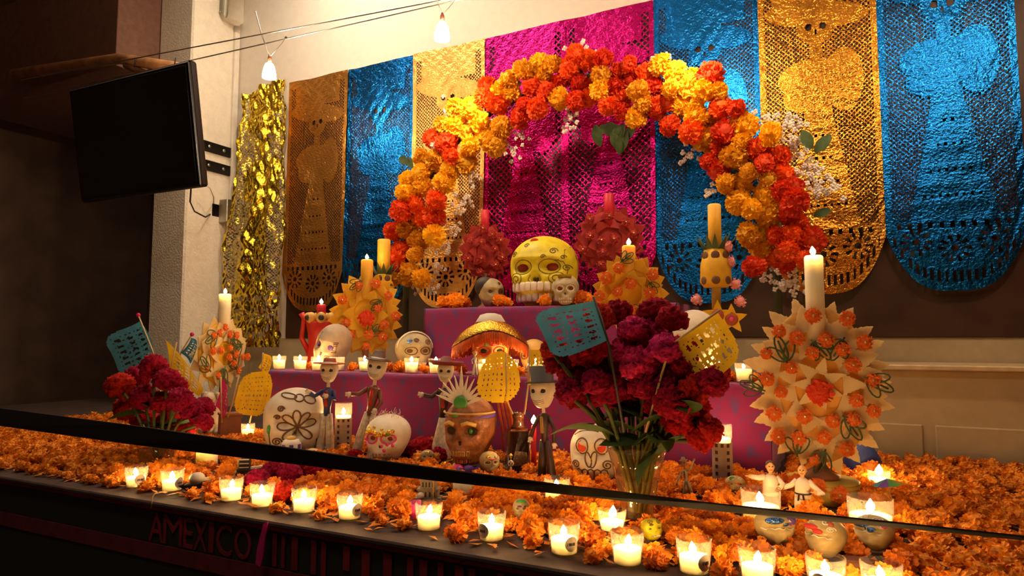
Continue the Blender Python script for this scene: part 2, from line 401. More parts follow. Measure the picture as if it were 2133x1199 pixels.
# wall speaker, conduit, power adapter
def wall_items():
    cxp = PX1 + 0.0
    # conduit sits on the wall in the corner of the pillar
    p = np.array([PX1 + .012, 3.27, 0])
    b = MB(); z0, z1 = PY(466, 465, WALLY)[2], PY(484, 55, WALLY)[2]
    b.box((p[0], p[1], (z0 + z1) / 2), (0.024, 0.040, z1 - z0), bev=0.003)
    tag(b.build('cable_conduit', M['white'], smooth=False), 'thin white cable conduit running down the wall below the speaker', 'conduit')
    # speaker
    q = PY(478, 22, WALLY - 0.09)
    t = thing('wall_speaker', 'cream box loudspeaker with grey grille high on the wall', 'speaker', (q[0], WALLY - 0.09, q[2]), R(-12))
    MB().box((0, 0, 0.03), (0.17, 0.15, 0.26), bev=0.02).build('cabinet', M['cream'], t)
    MB().box((0.004, -0.078, 0.035), (0.135, 0.012, 0.21), bev=0.005).build('grille', M['greygrille'], t)
    MB().box((0.03, -0.087, -0.055), (0.03, 0.004, 0.008)).build('badge', M['sticker'], t)
    MB().box((0.0, 0.06, -0.12), (0.03, 0.04, 0.05)).build('bracket', M['cream'], t)
    # adapter on the conduit foot
    a = PY(450, 440, WALLY - 0.12); ax = PX1 + 0.03
    t = thing('power_adapter', 'black plug-in power adapter on a white outlet box beside the pillar', 'adapter', (a[0], a[1], a[2]))
    MB().box((0.0, -0.03, 0), (0.07, 0.07, 0.10), bev=0.01).build('adapter_body', M['black'], t)
    MB().box((-0.02, -0.067, 0.02), (0.03, 0.004, 0.03)).build('rating_sticker', M['sticker'], t)
    MB().box((0.075, 0.02, 0.0), (0.08, 0.05, 0.16), bev=0.004).build('outlet_box', M['white'], t)
    c = MB().tube([(a[0] - .01, a[1] - .03, a[2] - 0.02), PY(428, 452, 2.95), PY(405, 440, 2.85), PY(396, 420, 2.75), PY(398, 392, 2.66)], 0.005, 6)
    tag(c.build('adapter_cable', M['ink']), 'thin dark cable looping from the adapter up to the television', 'cable')
    c = MB().tube([(a[0] + .01, a[1] - .03, a[2] + 0.05), PY(445, 410, 2.98), PY(438, 392, 2.95), PY(424, 380, 2.88)], 0.004, 6)
    tag(c.build('adapter_cable', M['cream']), 'pale cable rising from the adapter to the television edge', 'cable')
wall_items()

# television on its arm
def television():
    Ytv = 2.42
    tr, br = PY(405, 146, Ytv), PY(428, 388, Ytv)
    cz = (tr[2] + br[2]) / 2; H = tr[2] - br[2]
    p0 = np.array([br[0] + 0.0, Ytv, cz])
    t = thing('television', 'large black flat television hung off the pillar', 'television', (p0[0], p0[1], cz - H / 2), R(1.5), None, R(9))
    W = 1.02
    MB().box((-W / 2, 0, H / 2), (W, 0.055, H), bev=0.012).build('housing', M['black'], t)
    MB().box((-W / 2, -0.029, H / 2), (W - 0.05, 0.006, H - 0.05), bev=0.002).build('screen', M['screen'], t)
    MB().box((-0.006, -0.0295, H / 2), (0.004, 0.004, H - 0.02)).build('bezel_edge', M['steel'], t)
    MB().box((-W / 2, 0.06, H / 2), (0.3, 0.07, 0.25)).build('mount_plate', M['black'], t)
    MB().tube([(-W / 2, .08, H / 2), (-W / 2 - .12, .34, H / 2 + .02), (PX1 - p0[0] - .01, .55, H / 2 + .06)], .022, 8).build('mount_arm', M['black'], t)
    for py in (292, 332):
        q = PY(442, py, 2.98); q[0] = PX1
        s = thing('bracket_bar', 'upper black perforated bracket bar screwed to the pillar' if py == 292 else 'lower black perforated bracket bar screwed to the pillar', 'bracket', (PX1 + 0.008, 3.05, q[2]), R(0), 'television bracket bars')
        MB().box((0, 0.02, 0), (0.014, 0.36, 0.07)).build('bar', M['black'], s)
        for k in (0.02, 0.14): MB().ball((0.009, k, 0), (0.005, 0.012, 0.012), 8, 6).build('screw', M['steel'], s)
television()
# wooden railing piece seen over the television
def wood_top():
    YR = pil_front - .37
    a, b = PY(250, 122, YR), PY(398, 146, YR)
    t = thing('wooden_handrail', 'orange wooden handrail with a slanted brace behind the television', 'handrail', (0, 0, 0))
    MB().tube([a + [-1.2, 0, 0.12], a, b], [0.035] * 3, 8).build('rail', M['wood'], t)
    MB().tube([PY(262, 136, YR), PY(330, 165, YR), PY(380, 190, YR)], 0.022, 8).build('brace', M['wood'], t)
    for px in (283, 366): MB().tube([PY(px, 120, YR - .04), PY(px - 3, 140, YR - .035)], 0.004, 6).build('hook', M['ink'], t)
wood_top()

# wire lamps
def wires_lamps():
    YW = 2.5
    l1, l2 = PY(561, 148, YW), PY(921, 66, YW)
    zl = (l1[2] + l2[2]) / 2
    dx = l2[0] - l1[0]
    for k, dz in ((0, 0.155), (1, 0.115)):
        yy = YW + (0.05 if k else -0.05)
        a, b2 = PY(300, 118 if k == 0 else 148, yy), PY(900, 4 if k == 0 else 12, yy)
        d = (b2 - a) / (b2[0] - a[0]); st = a + d * (-1.3); en = a + d * 6.3
        tag(MB().tube([st, a, b2, en], 0.0035, 6).build('lamp_wire', M['steel']),
            ('upper' if k == 0 else 'lower') + ' taut steel lamp wire strung below the ceiling', 'wire', 'lamp wires')
    labs = ['small lit wire lamp with frosted shade above the crumpled gold banner', 'small lit wire lamp with frosted shade above the pale orange banner',
            'small wire lamp hanging over the right half of the flower arch', 'small wire lamp hanging beyond the large gold banner']
    for i, q in enumerate([l1, l2, (l2[0] + dx * 1.02, YW, zl - .03), (l2[0] + dx * 2.0, YW, zl + .05)]):
        t = thing('wire_lamp', labs[i], 'lamp', q, R(0), 'wire lamps')
        pr = [(0.012, 0.042), (0.020, 0.036), (0.028, 0.015), (0.033, -0.012), (0.036, -0.036), (0.030, -0.036), (0.026, -0.01), (0.01, 0.03)]
        MB().lathe(pr, 20).build('lamp_shade', M['lampglass'], t)
        MB().lathe([(0.010, 0.04), (0.010, 0.075), (0.004, 0.09)], 12).build('socket', mat('copper_socket', (0.5, 0.2, 0.12), 0.35, metal=0.8), t)
        MB().tube([(-0.0, 0, 0.08), (-0.03, -0.03, 0.19), (-0.06, -0.05, 0.32)], 0.003, 6).build('rod', M['steel'], t)
        MB().tube([(0.005, 0, 0.08), (0.045, 0.04, 0.16), (0.065, 0.05, 0.20)], 0.002, 6).build('lead', M['steel'], t)
        MB().ball((0.062, 0.05, 0.19), 0.008, 8, 6).build('clip', M['ink'], t)
        sp = bpy.data.lights.new('halogen_beam', 'SPOT'); sp.energy = BEAM * (.8, 1, 1.2, .6)[i]; sp.color = (1.0, 0.74, 0.46); sp.spot_size = R(46); sp.spot_blend = 1.0; sp.shadow_soft_size = 0.02
        so = bpy.data.objects.new('halogen_beam', sp); COL.objects.link(so); so.parent = t; so.location = (0, 0, -0.05)
        aim = Vector(PY(*[(770, 250), (970, 275), (1440, 190), (1640, 430)][i], 3.1 if i else 3.28)) - Vector(q) - Vector((0, 0, -0.05))
        so.rotation_euler = aim.to_track_quat('-Z', 'Y').to_euler()
wires_lamps()

# ------------------------------------------------------------------ ledge, front banner, platform
XA, XB = -5.2, 1.6
struct(box_obj('trim_ledge', (XA, FRONTY, ZB - 0.014), (XB, WALLY - 0.05, ZB), M['ledge'], bev=0.004))
struct(box_obj('wall_ledge', (XA, FRONTY + 0.03, 0), (XB, FRONTY + 0.10, ZB - 0.013), M['void']))
def front_banner():
    t = thing('front_banner', 'long dark red cut-paper banner with lettering hung along the ledge front', 'banner', (0, FRONTY + 0.018, 0))
    box_obj('paper', (XA + .1, -0.002, ZB - 0.62), (XB - .1, 0.002, ZB - 0.015), M['void'], t, bev=0.0005)
    box_obj('top_strip', (XA + .1, -0.006, ZB - 0.026), (XB - .1, -0.002, ZB - 0.015), M['redpaper'], t, bev=0.0005)
    def xa(px, py): return PY(px, py, FRONTY)[0]
    zt, zb = ZB - 0.032, ZB - 0.112
    # red letters, read as A MEXICO, left to right
    spans = [('A', 303, 333), ('M', 333, 372), ('E', 375, 394), ('X', 396, 425), ('I', 428, 438), ('C', 444, 476), ('O', 482, 516)]
    for ch, p0, p1 in spans:
        x0, x1 = xa(p0, 1080), xa(p1, 1080)
        cu = bpy.data.curves.new('letter', 'FONT'); cu.body = ch; cu.size = 0.1; cu.extrude = 0.0015; cu.resolution_u = 3
        tmp = bpy.data.objects.new('letter_tmp', cu); COL.objects.link(tmp)
        dg = bpy.context.evaluated_depsgraph_get(); me = bpy.data.meshes.new_from_object(tmp.evaluated_get(dg))
        bpy.data.objects.remove(tmp); 
        co = np.zeros(len(me.vertices) * 3); me.vertices.foreach_get('co', co); co = co.reshape(-1, 3)
        mn, mxx = co.min(0), co.max(0)
        n = (co - mn) / (mxx - mn + 1e-9)
        new = np.stack([x0 + n[:, 0] * (x1 - x0), -0.006 + 0.003 * n[:, 2], zb + n[:, 1] * (zt - zb)], 1)
        me.vertices.foreach_set('co', new.ravel()); me.update(); me.name = 'letter'
        me.materials.clear()
        link('letter', me, M['redpaper'], t)
    # upright bars left between the cut slots further right
    for (p0, p1, z0, z1) in [(560, 569, 0, 1), (579, 586, 0, 1), (600, 613, 0, 1), (641, 652, 0, 1), (662, 672, 0, 1), (708, 722, 0, .7), (747, 764, 0, 1), (792, 810, 0, 1), (842, 855, 0, 1), (868, 884, 0, 1), (906, 918, 0, 1), (942, 960, 0, 1), (970, 984, 0, 1), (1030, 1044, 0, 1), (1090, 1110, 0, 1), (1150, 1162, 0, 1)]:
        x0, x1 = xa(p0, 1130), xa(p1, 1130)
        box_obj('paper_bar', (x0, -0.0065, zb + (zt - zb) * (1 - z1)), (x1, -0.0035, zt), M['redpaper'], t, bev=0.0004)
    box_obj('lower_strip', (XA + .1, -0.006, zb - 0.05), (XB - .1, -0.003, zb - 0.006), mat('darker_red_paper', (0.12, 0.008, 0.008), 0.8, var=0.3), t, bev=0.0005)
    # pink tassel strip
    p = PY(541, 1130, FRONTY - 0.01)
    o = [( -0.010, -0.052), (0.006, -0.058), (0.014, -0.03), (0.018, 0.01), (0.026, 0.055), (0.012, 0.048), (0.004, 0.02), (-0.008, -0.02)]
    tag(MB().prism(o, 0.004, Matrix.Translation(p) ).build('paper_strip', M['pppink'], smooth=False), 'bright pink paper strip hanging on the dark ledge front', 'paper strip')
    a = PY(340, 1025, FRONTY - 0.003)
    tag(MB().tube([PY(345, 1026, FRONTY + .03) + [0, 0, 0.004], PY(322, 1030, FRONTY + .003) + [0, 0, 0.003], PY(318, 1034, FRONTY - .004), PY(315, 1058, FRONTY - .005)], 0.0012, 5).build('thread', M['stick']),
        'loose pale thread hanging over the ledge edge', 'thread')
front_banner()

def barrier():
    data = [(-260, 832, 46), (0, 868, 43), (267, 904, 40), (480, 932, 36), (700, 961, 32), (930, 990, 26), (1175, 1019, 18.5), (1475, 1054, 13.5), (1866, 1092.5, 8.5), (2133, 1120, 6.5), (2600, 1165, 6)]
    V = []; F = []
    YBELT, HWID = 1.10, 0.0255
    for (px, py, wp) in data:
        c = PY(px, py, YBELT); m = S(c)
        e = math.atan2(CAMZ - c[2], math.hypot(c[0], c[1]))
        a = max(0.0, math.acos(min(1, wp * m / (2 * HWID))) - e)
        u = np.array([0, -math.sin(a), math.cos(a)]); n = np.array([0, math.cos(a), math.sin(a)])
        for su, sn in ((1, -1), (1, 1), (-1, 1), (-1, -1)): V.append(c + u * HWID * su + n * 0.0012 * sn)
    k = len(data)
    for i in range(k - 1):
        for j in range(4): F.append((i * 4 + j, i * 4 + (j + 1) % 4, (i + 1) * 4 + (j + 1) % 4, (i + 1) * 4 + j))
    F += [(3, 2, 1, 0), tuple((k - 1) * 4 + j for j in range(4))]
    tag(MB().add(V, F).build('barrier_belt', M['belt'], smooth=False), 'black woven barrier belt stretched in front of the altar, twisting edge-on at right', 'belt')
    for px, i in ((-262, 0), (2602, 10)):
        c = PY(px, data[i][1], YBELT)
        t = thing('barrier_post', 'black barrier post holding the %s end of the belt' % ('left' if i == 0 else 'right'), 'post', (c[0], c[1], 0))
        MB().lathe([(0.16, 0), (0.16, 0.02), (0.04, 0.035), (0.033, 0.05), (0.033, c[2] + 0.05), (0.02, c[2] + 0.06)], 20).build('post_body', M['black'], t)
barrier()

# purple cloth tiers
def tier(name, label, x0, x1, y0, y1, z0, z1, seed):
    t = thing(name, label, 'cloth', ((x0 + x1) / 2, y0, z0))
    W, D, H = (x1 - x0) / 2, y1 - y0, z1 - z0
    box_obj('platform', (-W + .02, .03, 0), (W - .02, D - .02, H - .012), M['ledge'], t)
    nx, nz, ny = 90, 16, 14
    prof = [(0.0, z) for z in np.linspace(0, H - 0.012, nz)] + [(0.006, H - 0.003)] + [(y, H) for y in np.linspace(0.015, D, ny)]
    V = []; F = []
    xs = np.linspace(-W, W, nx)
    for (y, z) in prof:
        dn = bumps(xs * 9, np.full_like(xs, z * 6), seed, 5) * 0.007 * (1.0 if y == 0 else 0.0) * (1 - 0.6 * z / H)
        up = bumps(xs * 14, np.full_like(xs, y * 8), seed + 3, 4) * 0.0012
        for x, d, u in zip(xs, dn, up): V.append((x, y + d, z + (u if y > 0 else 0)))
    k = len(prof)
    F = [(i * nx + j, i * nx + j + 1, (i + 1) * nx + j + 1, (i + 1) * nx + j) for i in range(k - 1) for j in range(nx - 1)]
    # side drops
    b = MB().add(V, F)
    for s in (-1, 1):
        vs = []; m = 10
        for z in np.linspace(0, H, 8):
            for y in np.linspace(0.0, D, m): vs.append((s * W + s * 0.004 * math.sin(y * 30 + z * 5), y, z))
        b.add(vs, [(i * m + j, i * m + j + 1, (i + 1) * m + j + 1, (i + 1) * m + j) for i in range(7) for j in range(m - 1)])
    b.build('purple_cloth', M['purple'], t)
tx0 = PY(557, 770, TIER1Y)[0]; tx1 = PY(1606, 900, TIER1Y)[0]
tier('cloth_tier', 'lower altar tier under purple cloth with blue mottling, votive row on top', tx0, tx1, TIER1Y, 3.18, ZB, T1, 1)
ux0 = PY(885, 643, TIER2Y)[0]; ux1 = PY(1408, 660, TIER2Y)[0]
tier('cloth_tier', 'upper altar tier under purple cloth below the yellow skull', ux0, ux1, TIER2Y, 3.17, T1, T2, 5)

# ================================================================== FOIL BANNERS
def foil(name, col, rough=0.2, b=0.55):
    return mat(name, col, rough, metal=1.0, var=0.12, vscale=6, bump=b, bscale=95)
FO = {'gold': foil('yellow_gold_foil', (0.80, 0.58, 0.04), 0.17, 0.3), 'brown': foil('bronze_foil', (0.72, 0.36, 0.08), 0.36),
      'blue': foil('blue_foil', (0.012, 0.19, 0.66), 0.25), 'orange': foil('pale_orange_foil', (0.88, 0.50, 0.14), 0.36),
      'magenta': foil('magenta_foil', (0.62, 0.012, 0.22), 0.22), 'rich': foil('orange_gold_foil', (0.80, 0.37, 0.045), 0.20)}
def inell(u, v, cu, cv, ru, rv): return ((u - cu) / ru) ** 2 + ((v - cv) / rv) ** 2 < 1
def banner(name, label, x0, x1, ztop, zbot, fm, seed, crumple=0.0, per=0.021, nu=118, yoff=0.0, cut=True):
    W, H = x1 - x0, ztop - zbot
    nv = int(nu * H / W)
    uu, vv = np.meshgrid(np.linspace(0, 1, nu + 1), np.linspace(0, 1, nv + 1))
    # rounded, scalloped foot
    ell = np.clip(np.abs(uu - 0.5) * 2, 0, 1)
    vmax = 1 - 0.16 * ell ** 3.2
    vv2 = vv * vmax if cut else vv
    X = x0 + uu * W; Z = ztop - vv2 * H
    Yd = 0.008 * bumps(uu * 5, vv * 4, seed, 4) + 0.0016 * bumps(uu * 22, vv * 40, seed + 9, 5) + 0.02 * (vv ** 2)
    fx, fz = uu, vv2
    # embossed relief of the cut figure
    skirt = sm(0.46, 0.5, fz) * (1 - sm(0.80, 0.82, fz)) * (np.abs(fx - .5) < 0.08 + (fz - .46) * 0.75)
    Yd = Yd - 0.0016 * skirt * np.abs(np.sin(fz * 62)) - 0.0012 * inell(fx, fz, .5, .165, .44, .075) * np.sin(fx * 40 + fz * 90)
    Yd = Yd - 0.0003 * inell(fx, fz, .5, .37, .36, .10) * np.sin(np.arctan2(fz - .45, (fx - .5) * .35) * 26)
    Yd = Yd - 0.0012 * (fz < .10) * np.sin(fx * 46) * np.sin(fz * 170)
    if crumple:
        Yd = Yd + crumple * (0.45 * bumps(uu * 9, vv * 7, seed + 2, 6) + 0.35 * np.abs(bumps(uu * 14 + vv * 9, vv * 17, seed + 4, 6)) + 0.2 * bumps(uu * 30, vv * 60, seed + 5, 5))
        X = X + crumple * 0.55 * bumps(uu * 3, vv * 9, seed + 7, 5) - 0.10 * (1 - uu) * sm(0.1, 0.8, vv)
        Z = Z - 0.05 * (1 - uu) * (vv < 0.02) * (uu < .35)
    Y = WALLY - 0.028 + yoff - Yd - (0.06 if crumple else 0)
    Y = np.minimum(Y, WALLY - 0.016)
    V = np.stack([X, Y, Z], -1).reshape(-1, 3)
    uc = (uu[:-1, :-1] + uu[1:, 1:]) / 2; vc = (vv2[:-1, :-1] + vv2[1:, 1:]) / 2
    solid = (uc < .055) | (uc > .945) | (vc < .035)
    solid |= inell(uc, vc - .05 * (uc - .5), .5, .160, .44, .042) | ((vc < .125) & (uc > .13) & (uc < .87))          # hat
    solid |= inell(uc, vc, .5, .205, .15, .048) | ((np.abs(uc - .5) < .05) & (vc < .31))   # face, neck
    solid |= inell(uc, vc, .46, .355, .30, .06) | inell(uc, vc, .72, .37, .16, .095) | inell(uc, vc, .42, .41, .22, .05) | ((np.abs(uc - .5) < .12) & (vc > .38) & (vc < .47))         # blouse, sleeves
    solid |= (vc > .44) & (vc < .81) & (np.abs(uc - .5) < .11 + (vc - .46) * .58)          # tiered skirt
    solid |= (vc > .80)
    a = (uc * W + vc * H) / per; b = (uc * W - vc * H) / per
    fa, fb = a - np.floor(a), b - np.floor(b)
    hole = (~solid) & (fa > .30) & (fb > .30)
    for eu in (.44, .56): hole |= inell(uc, vc, eu, .198, .030, .011)
    hole |= inell(uc, vc, .5, .214, .012, .008)
    # lace foot: rosettes and slots
    for (cu, cv) in ((.5, .885), (.22, .865), (.78, .865)):
        du, dv = (uc - cu) * W, (vc - cv) * H; rr = np.hypot(du, dv); an = np.arctan2(dv, du)
        hole |= (rr > .030) & (rr < .058) & (np.cos(an * 10) > .15)
        hole |= (rr < .014)
    edge = ((vc / (1 - 0.16 * np.clip(np.abs(uc - .5) * 2, 0, 1) ** 3.2)))
    hole |= (edge > .945) & (edge < .975) & (np.sin(uc * 120) > .1)
    hole |= (vc > .812) & (vc < .828) & (np.sin(uc * 80) > .2)
    for tv in (.53, .60, .67, .74): hole |= (np.abs(vc - tv) < .004) & (np.abs(uc - .5) < (tv - .44) * .8) & (np.sin(uc * 110) > .3)
    ins = (uc > .05) & (uc < .95) & (edge < .985)
    keep = ~(hole & ins)
    idx = np.arange((nu + 1) * (nv + 1)).reshape(nv + 1, nu + 1)
    q = np.stack([idx[:-1, :-1], idx[:-1, 1:], idx[1:, 1:], idx[1:, :-1]], -1)[keep]
    used = np.unique(q); remap = np.zeros(len(V), np.int64); remap[used] = np.arange(len(used))
    me = fastmesh(name, V[used], remap[q], True)
    o = link(name, me, fm)
    return tag(o, label, 'banner', 'foil banners')
XE = [PY(px, 300, WALLY - .02)[0] for px in (602, 724, 861, 1010, 1177, 1366, 1587, 1837)]
zb_big = PY(1750, 612, WALLY - .02)[2]
zb_mid = PY(655, 648, WALLY - .02)[2]
banner('foil_banner', 'crumpled yellow gold cut-foil banner at the far left end of the row', PY(522, 300, WALLY)[0], XE[0] + .05, ZTOP, PY(560, 722, WALLY)[2], FO['gold'], 3, crumple=0.05, cut=False)
banner('foil_banner', 'bronze brown cut-foil banner between the crumpled gold one and a blue one', XE[0], XE[1], ZTOP, zb_mid, FO['brown'], 4)
banner('foil_banner', 'blue cut-foil banner left of the flower arch', XE[1], XE[2], ZTOP, zb_mid, FO['blue'], 5, yoff=.004)
banner('foil_banner', 'pale orange cut-foil banner behind the left shoulder of the arch', XE[2], XE[3], ZTOP, zb_mid, FO['orange'], 6)
banner('foil_banner', 'magenta cut-foil banner above the yellow skull, left of the magenta pair', XE[3], XE[4] + .01, ZTOP, zb_mid, FO['magenta'], 7, per=.034, yoff=.004)
banner('foil_banner', 'magenta cut-foil banner above the yellow skull, right of the magenta pair', XE[4], XE[5], ZTOP, zb_mid, FO['magenta'], 8, per=.034)
banner('foil_banner', 'blue cut-foil banner behind the right shoulder of the arch', XE[5], XE[6], ZTOP, PY(1470, 632, WALLY)[2], FO['blue'], 9, yoff=.004)
banner('foil_banner', 'orange gold cut-foil banner with a large skeleton lady, right of the arch', XE[6], XE[7], ZTOP, zb_big, FO['rich'], 10)
banner('foil_banner', 'blue cut-foil banner at the right end of the row', XE[7], XE[7] + (XE[7] - XE[6]), ZTOP, zb_big, FO['blue'], 12, yoff=.004)

# ================================================================== FLOWERS
def marigold_mesh(name, seed, npet=64, flat=1.0, rag=0.22):
    r = np.random.default_rng(seed); b = MB()
    b.ball((0, 0, 0), (0.72, 0.72, 0.72 * flat), 8, 6)
    for i in range(npet):
        z = 1 - 2 * (i + .5) / npet * 0.93; an = i * 2.39996 + r.uniform(-.2, .2)
        h = math.sqrt(max(0, 1 - z * z)); d = np.array([h * math.cos(an), h * math.sin(an), z])
        t = np.cross(d, [0, 0, 1.0]) if abs(z) < .95 else np.array([1.0, 0, 0]); t /= np.linalg.norm(t)
        s = np.cross(d, t); ro = r.uniform(0, PI); t, s = t * math.cos(ro) + s * math.sin(ro), s * math.cos(ro) - t * math.sin(ro)
        wd = r.uniform(.24, .36); L = r.uniform(1 - rag, 1.0 + rag * .4)
        base = d * .55
        pts = [base - t * wd * .35, base + t * wd * .35, d * L * .86 + t * wd + s * .06, d * L + t * wd * .45 + s * .12, d * L * .93, d * L + -t * wd * .45 + s * .10, d * L * .86 - t * wd + s * .05]
        P = np.array(pts) * np.array([1, 1, flat])
        b.add(P, [(0, 1, 2, 3, 4), (0, 4, 5, 6)])
    return b.mesh(name, False)
MAR = {}
for key in ('mo', 'ar', 'ay'):
    MAR[key] = []
    for k in range(4):
        me = marigold_mesh('marigold_head', 50 + k, 84 if key != 'mo' else 70, 0.92 if key != 'mo' else 0.78, 0.16 if key != 'mo' else 0.3)
        me.materials.append(M[key]); MAR[key].append(me)

def blossom_mesh(seed):
    r = np.random.default_rng(seed); b = MB()
    for k in range(9):
        c = r.normal(0, .030, 3) * [1, .6, 1.1]
        for j in range(4):
            a = j * PI / 2 + r.uniform(0, 1)
            b.ball(c + np.array([math.cos(a), r.uniform(-.3, .3), math.sin(a)]) * .0075, (.0068, .0045, .0068), 6, 4)
    return b.mesh('white_sprig')
SPRIG = [blossom_mesh(k) for k in range(4)]
for s_ in SPRIG: s_.materials.append(M['blossom'])
def leaf_mesh(name, L, Wd, fold=.25, bend=.2):
    V = []; F = []
    n = 6
    for i in range(n + 1):
        t = i / n; w_ = Wd * math.sin(PI * min(1, t * .95 + .05)) ** .8 * (1 if i < n else 0)
        z = -bend * L * t * t
        V += [(-w_, L * t, z + fold * w_), (0, L * t, z), (w_, L * t, z + fold * w_)]
    for i in range(n):
        for j in range(2): F.append((i * 3 + j, i * 3 + j + 1, (i + 1) * 3 + j + 1, (i + 1) * 3 + j))
    return fastmesh(name, V, F)
LEAF = leaf_mesh('leaf', .12, .03); LEAF.materials.append(M['leaf'])
LEAFB = leaf_mesh('leaf', .16, .042); LEAFB.materials.append(M['leaf'])

def flower_arch():
    path = [(846, 585), (845, 520), (852, 460), (880, 395), (925, 325), (975, 268), (1035, 225), (1100, 195), (1160, 178), (1225, 160), (1300, 180), (1370, 192), (1435, 220), (1495, 262), (1545, 315), (1590, 370), (1615, 430), (1622, 490), (1618, 550)]
    wid = [34, 40, 42, 44, 50, 56, 58, 58, 60, 62, 62, 64, 66, 68, 72, 76, 78, 80, 60]
    zone = [('ay', [(850, 570), (872, 500), (880, 390), (925, 380), (910, 335), (950, 262), (970, 340), (1000, 255), (1045, 265), (1060, 165), (1030, 300), (1130, 160), (1165, 205), (1250, 185), (1330, 190), (1325, 245), (1405, 150), (1430, 190), (1465, 190), (1450, 245), (1470, 290), (1550, 260), (1605, 280), (1528, 328), (1545, 385), (1595, 405), (1600, 445), (1568, 450), (1560, 490), (1585, 520), (1420, 160), (1540, 420), (905, 490), (1460, 225)]),
            ('ar', [(835, 440), (835, 520), (880, 450), (905, 455), (930, 300), (1035, 215), (1085, 245), (1120, 225), (1110, 180), (1190, 140), (1230, 190), (1225, 125), (1200, 210), (1290, 150), (1290, 205), (1345, 155), (1370, 225), (1395, 262), (1500, 225), (1510, 275), (1440, 275), (1580, 310), (1630, 365), (1655, 420), (1650, 490), (1690, 500), (1570, 555), (1640, 520), (1480, 155), (1500, 320), (1660, 450)])]
    ZP = [(x, y, k) for k, l in zone for x, y in l]
    P0 = PY(1230, 640, 3.0)
    t = thing('flower_arch', 'arch of orange and yellow marigold pompoms with white sprigs over the altar', 'flower arch', (P0[0], 3.0, T1))
    org = np.array([P0[0], 3.0, T1])
    def Yat(px): return 3.06 - 0.10 * (px - 840) / 800
    pts = [PY(x, y, Yat(x) + .03) - org for x, y in path]
    pts = [np.array([pts[0][0], pts[0][1], 0.0])] + pts + [np.array([pts[-1][0], pts[-1][1], 0.0])]
    MB().tube(pts, 0.018, 8).build('arch_frame', mat('arch_frame_green', (0.05, 0.06, 0.02), 0.7), t)
    # pompoms spread by rejection along the arch
    placed = []
    r = np.random.default_rng(5)
    px_path = np.array(path, float)
    seg = np.linalg.norm(np.diff(px_path, axis=0), axis=1); cum = np.concatenate([[0], np.cumsum(seg)])
    def try_put(x, y, rad, key, minf):
        for (qx, qy, qr) in placed:
            if math.hypot(x - qx, y - qy) < (rad + qr) * minf: return
        placed.append((x, y, rad))
        Y = Yat(x) - r.uniform(0.02, 0.11); p = PY(x, y, Y); m = S(p)
        link('marigold_head', r.choice(MAR[key]), None, t, tuple(p - org), tuple(r.uniform(0, 6, 3))).scale = (rad * m,) * 3
    for x, y, k in ZP: try_put(x, y, r.uniform(23, 29) * (1.0 if x < 1400 else 1.15), k, .50)
    for it in range(3200):
        s = r.uniform(0, cum[-1]); i = min(len(seg) - 1, np.searchsorted(cum, s) - 1); f = (s - cum[i]) / seg[i]
        c = px_path[i] * (1 - f) + px_path[i + 1] * f; d = (px_path[i + 1] - px_path[i]) / seg[i]
        wv = wid[i] * (1 - f) + wid[i + 1] * f
        o = r.uniform(-1, 1) * wv * .92
        x, y = c[0] - d[1] * o, c[1] + d[0] * o
        key = min(ZP, key=lambda q: (q[0] - x) ** 2 + (q[1] - y) ** 2)[2]
        try_put(x, y, r.uniform(20, 27), key, .56)
    for (x, y) in [(1000, 232), (1208, 100), (1222, 112), (1380, 122), (1362, 130), (1505, 195), (1604, 248), (1645, 268), (1665, 300), (1652, 290), (1685, 345), (1700, 362), (1668, 330), (1728, 385), (1690, 395), (1645, 255), (925, 462), (945, 480), (960, 432), (900, 595), (912, 560), (880, 605), (885, 580), (1062, 322), (1082, 290), (1482, 402), (1440, 330), (1628, 592), (1645, 570), (1604, 580), (1655, 600), (1188, 232), (1185, 265), (970, 420), (915, 505), (905, 300), (935, 235), (1470, 300), (1670, 360), (1710, 395), (985, 370), (935, 520)]:
        Y = Yat(x) - 0.02; p = PY(x, y, Y)
        link('white_sprig', SPRIG[int(r.integers(4))], None, t, tuple(p - org), (0, r.uniform(0, 6), 0)).scale = (r.uniform(.75, 1.05),) * 3; COL.objects[-1]['kind'] = 'stuff'
    for (x, y, a, s) in [(1265, 255, 215, .9), (1285, 260, 185, 1.0), (1300, 258, 150, .9), (1250, 262, 235, .8), (1275, 275, 200, .8), (1305, 272, 160, .9), (1325, 262, 130, .8), (1290, 290, 175, .6), (852, 340, 60, .8), (860, 350, 30, .7), (1690, 310, 20, .8), (1698, 318, -40, .8), (1215, 150, 80, .5), (1560, 300, 10, .6), (1695, 450, -70, .6), (1600, 470, 190, .7), (905, 470, 200, .7), (1240, 260, 190, .9)]:
        p = PY(x, y, Yat(x) - .05)
        link('leaf', LEAF, None, t, tuple(p - org), (R(90), R(-a), 0)).scale = (s,) * 3
flower_arch()

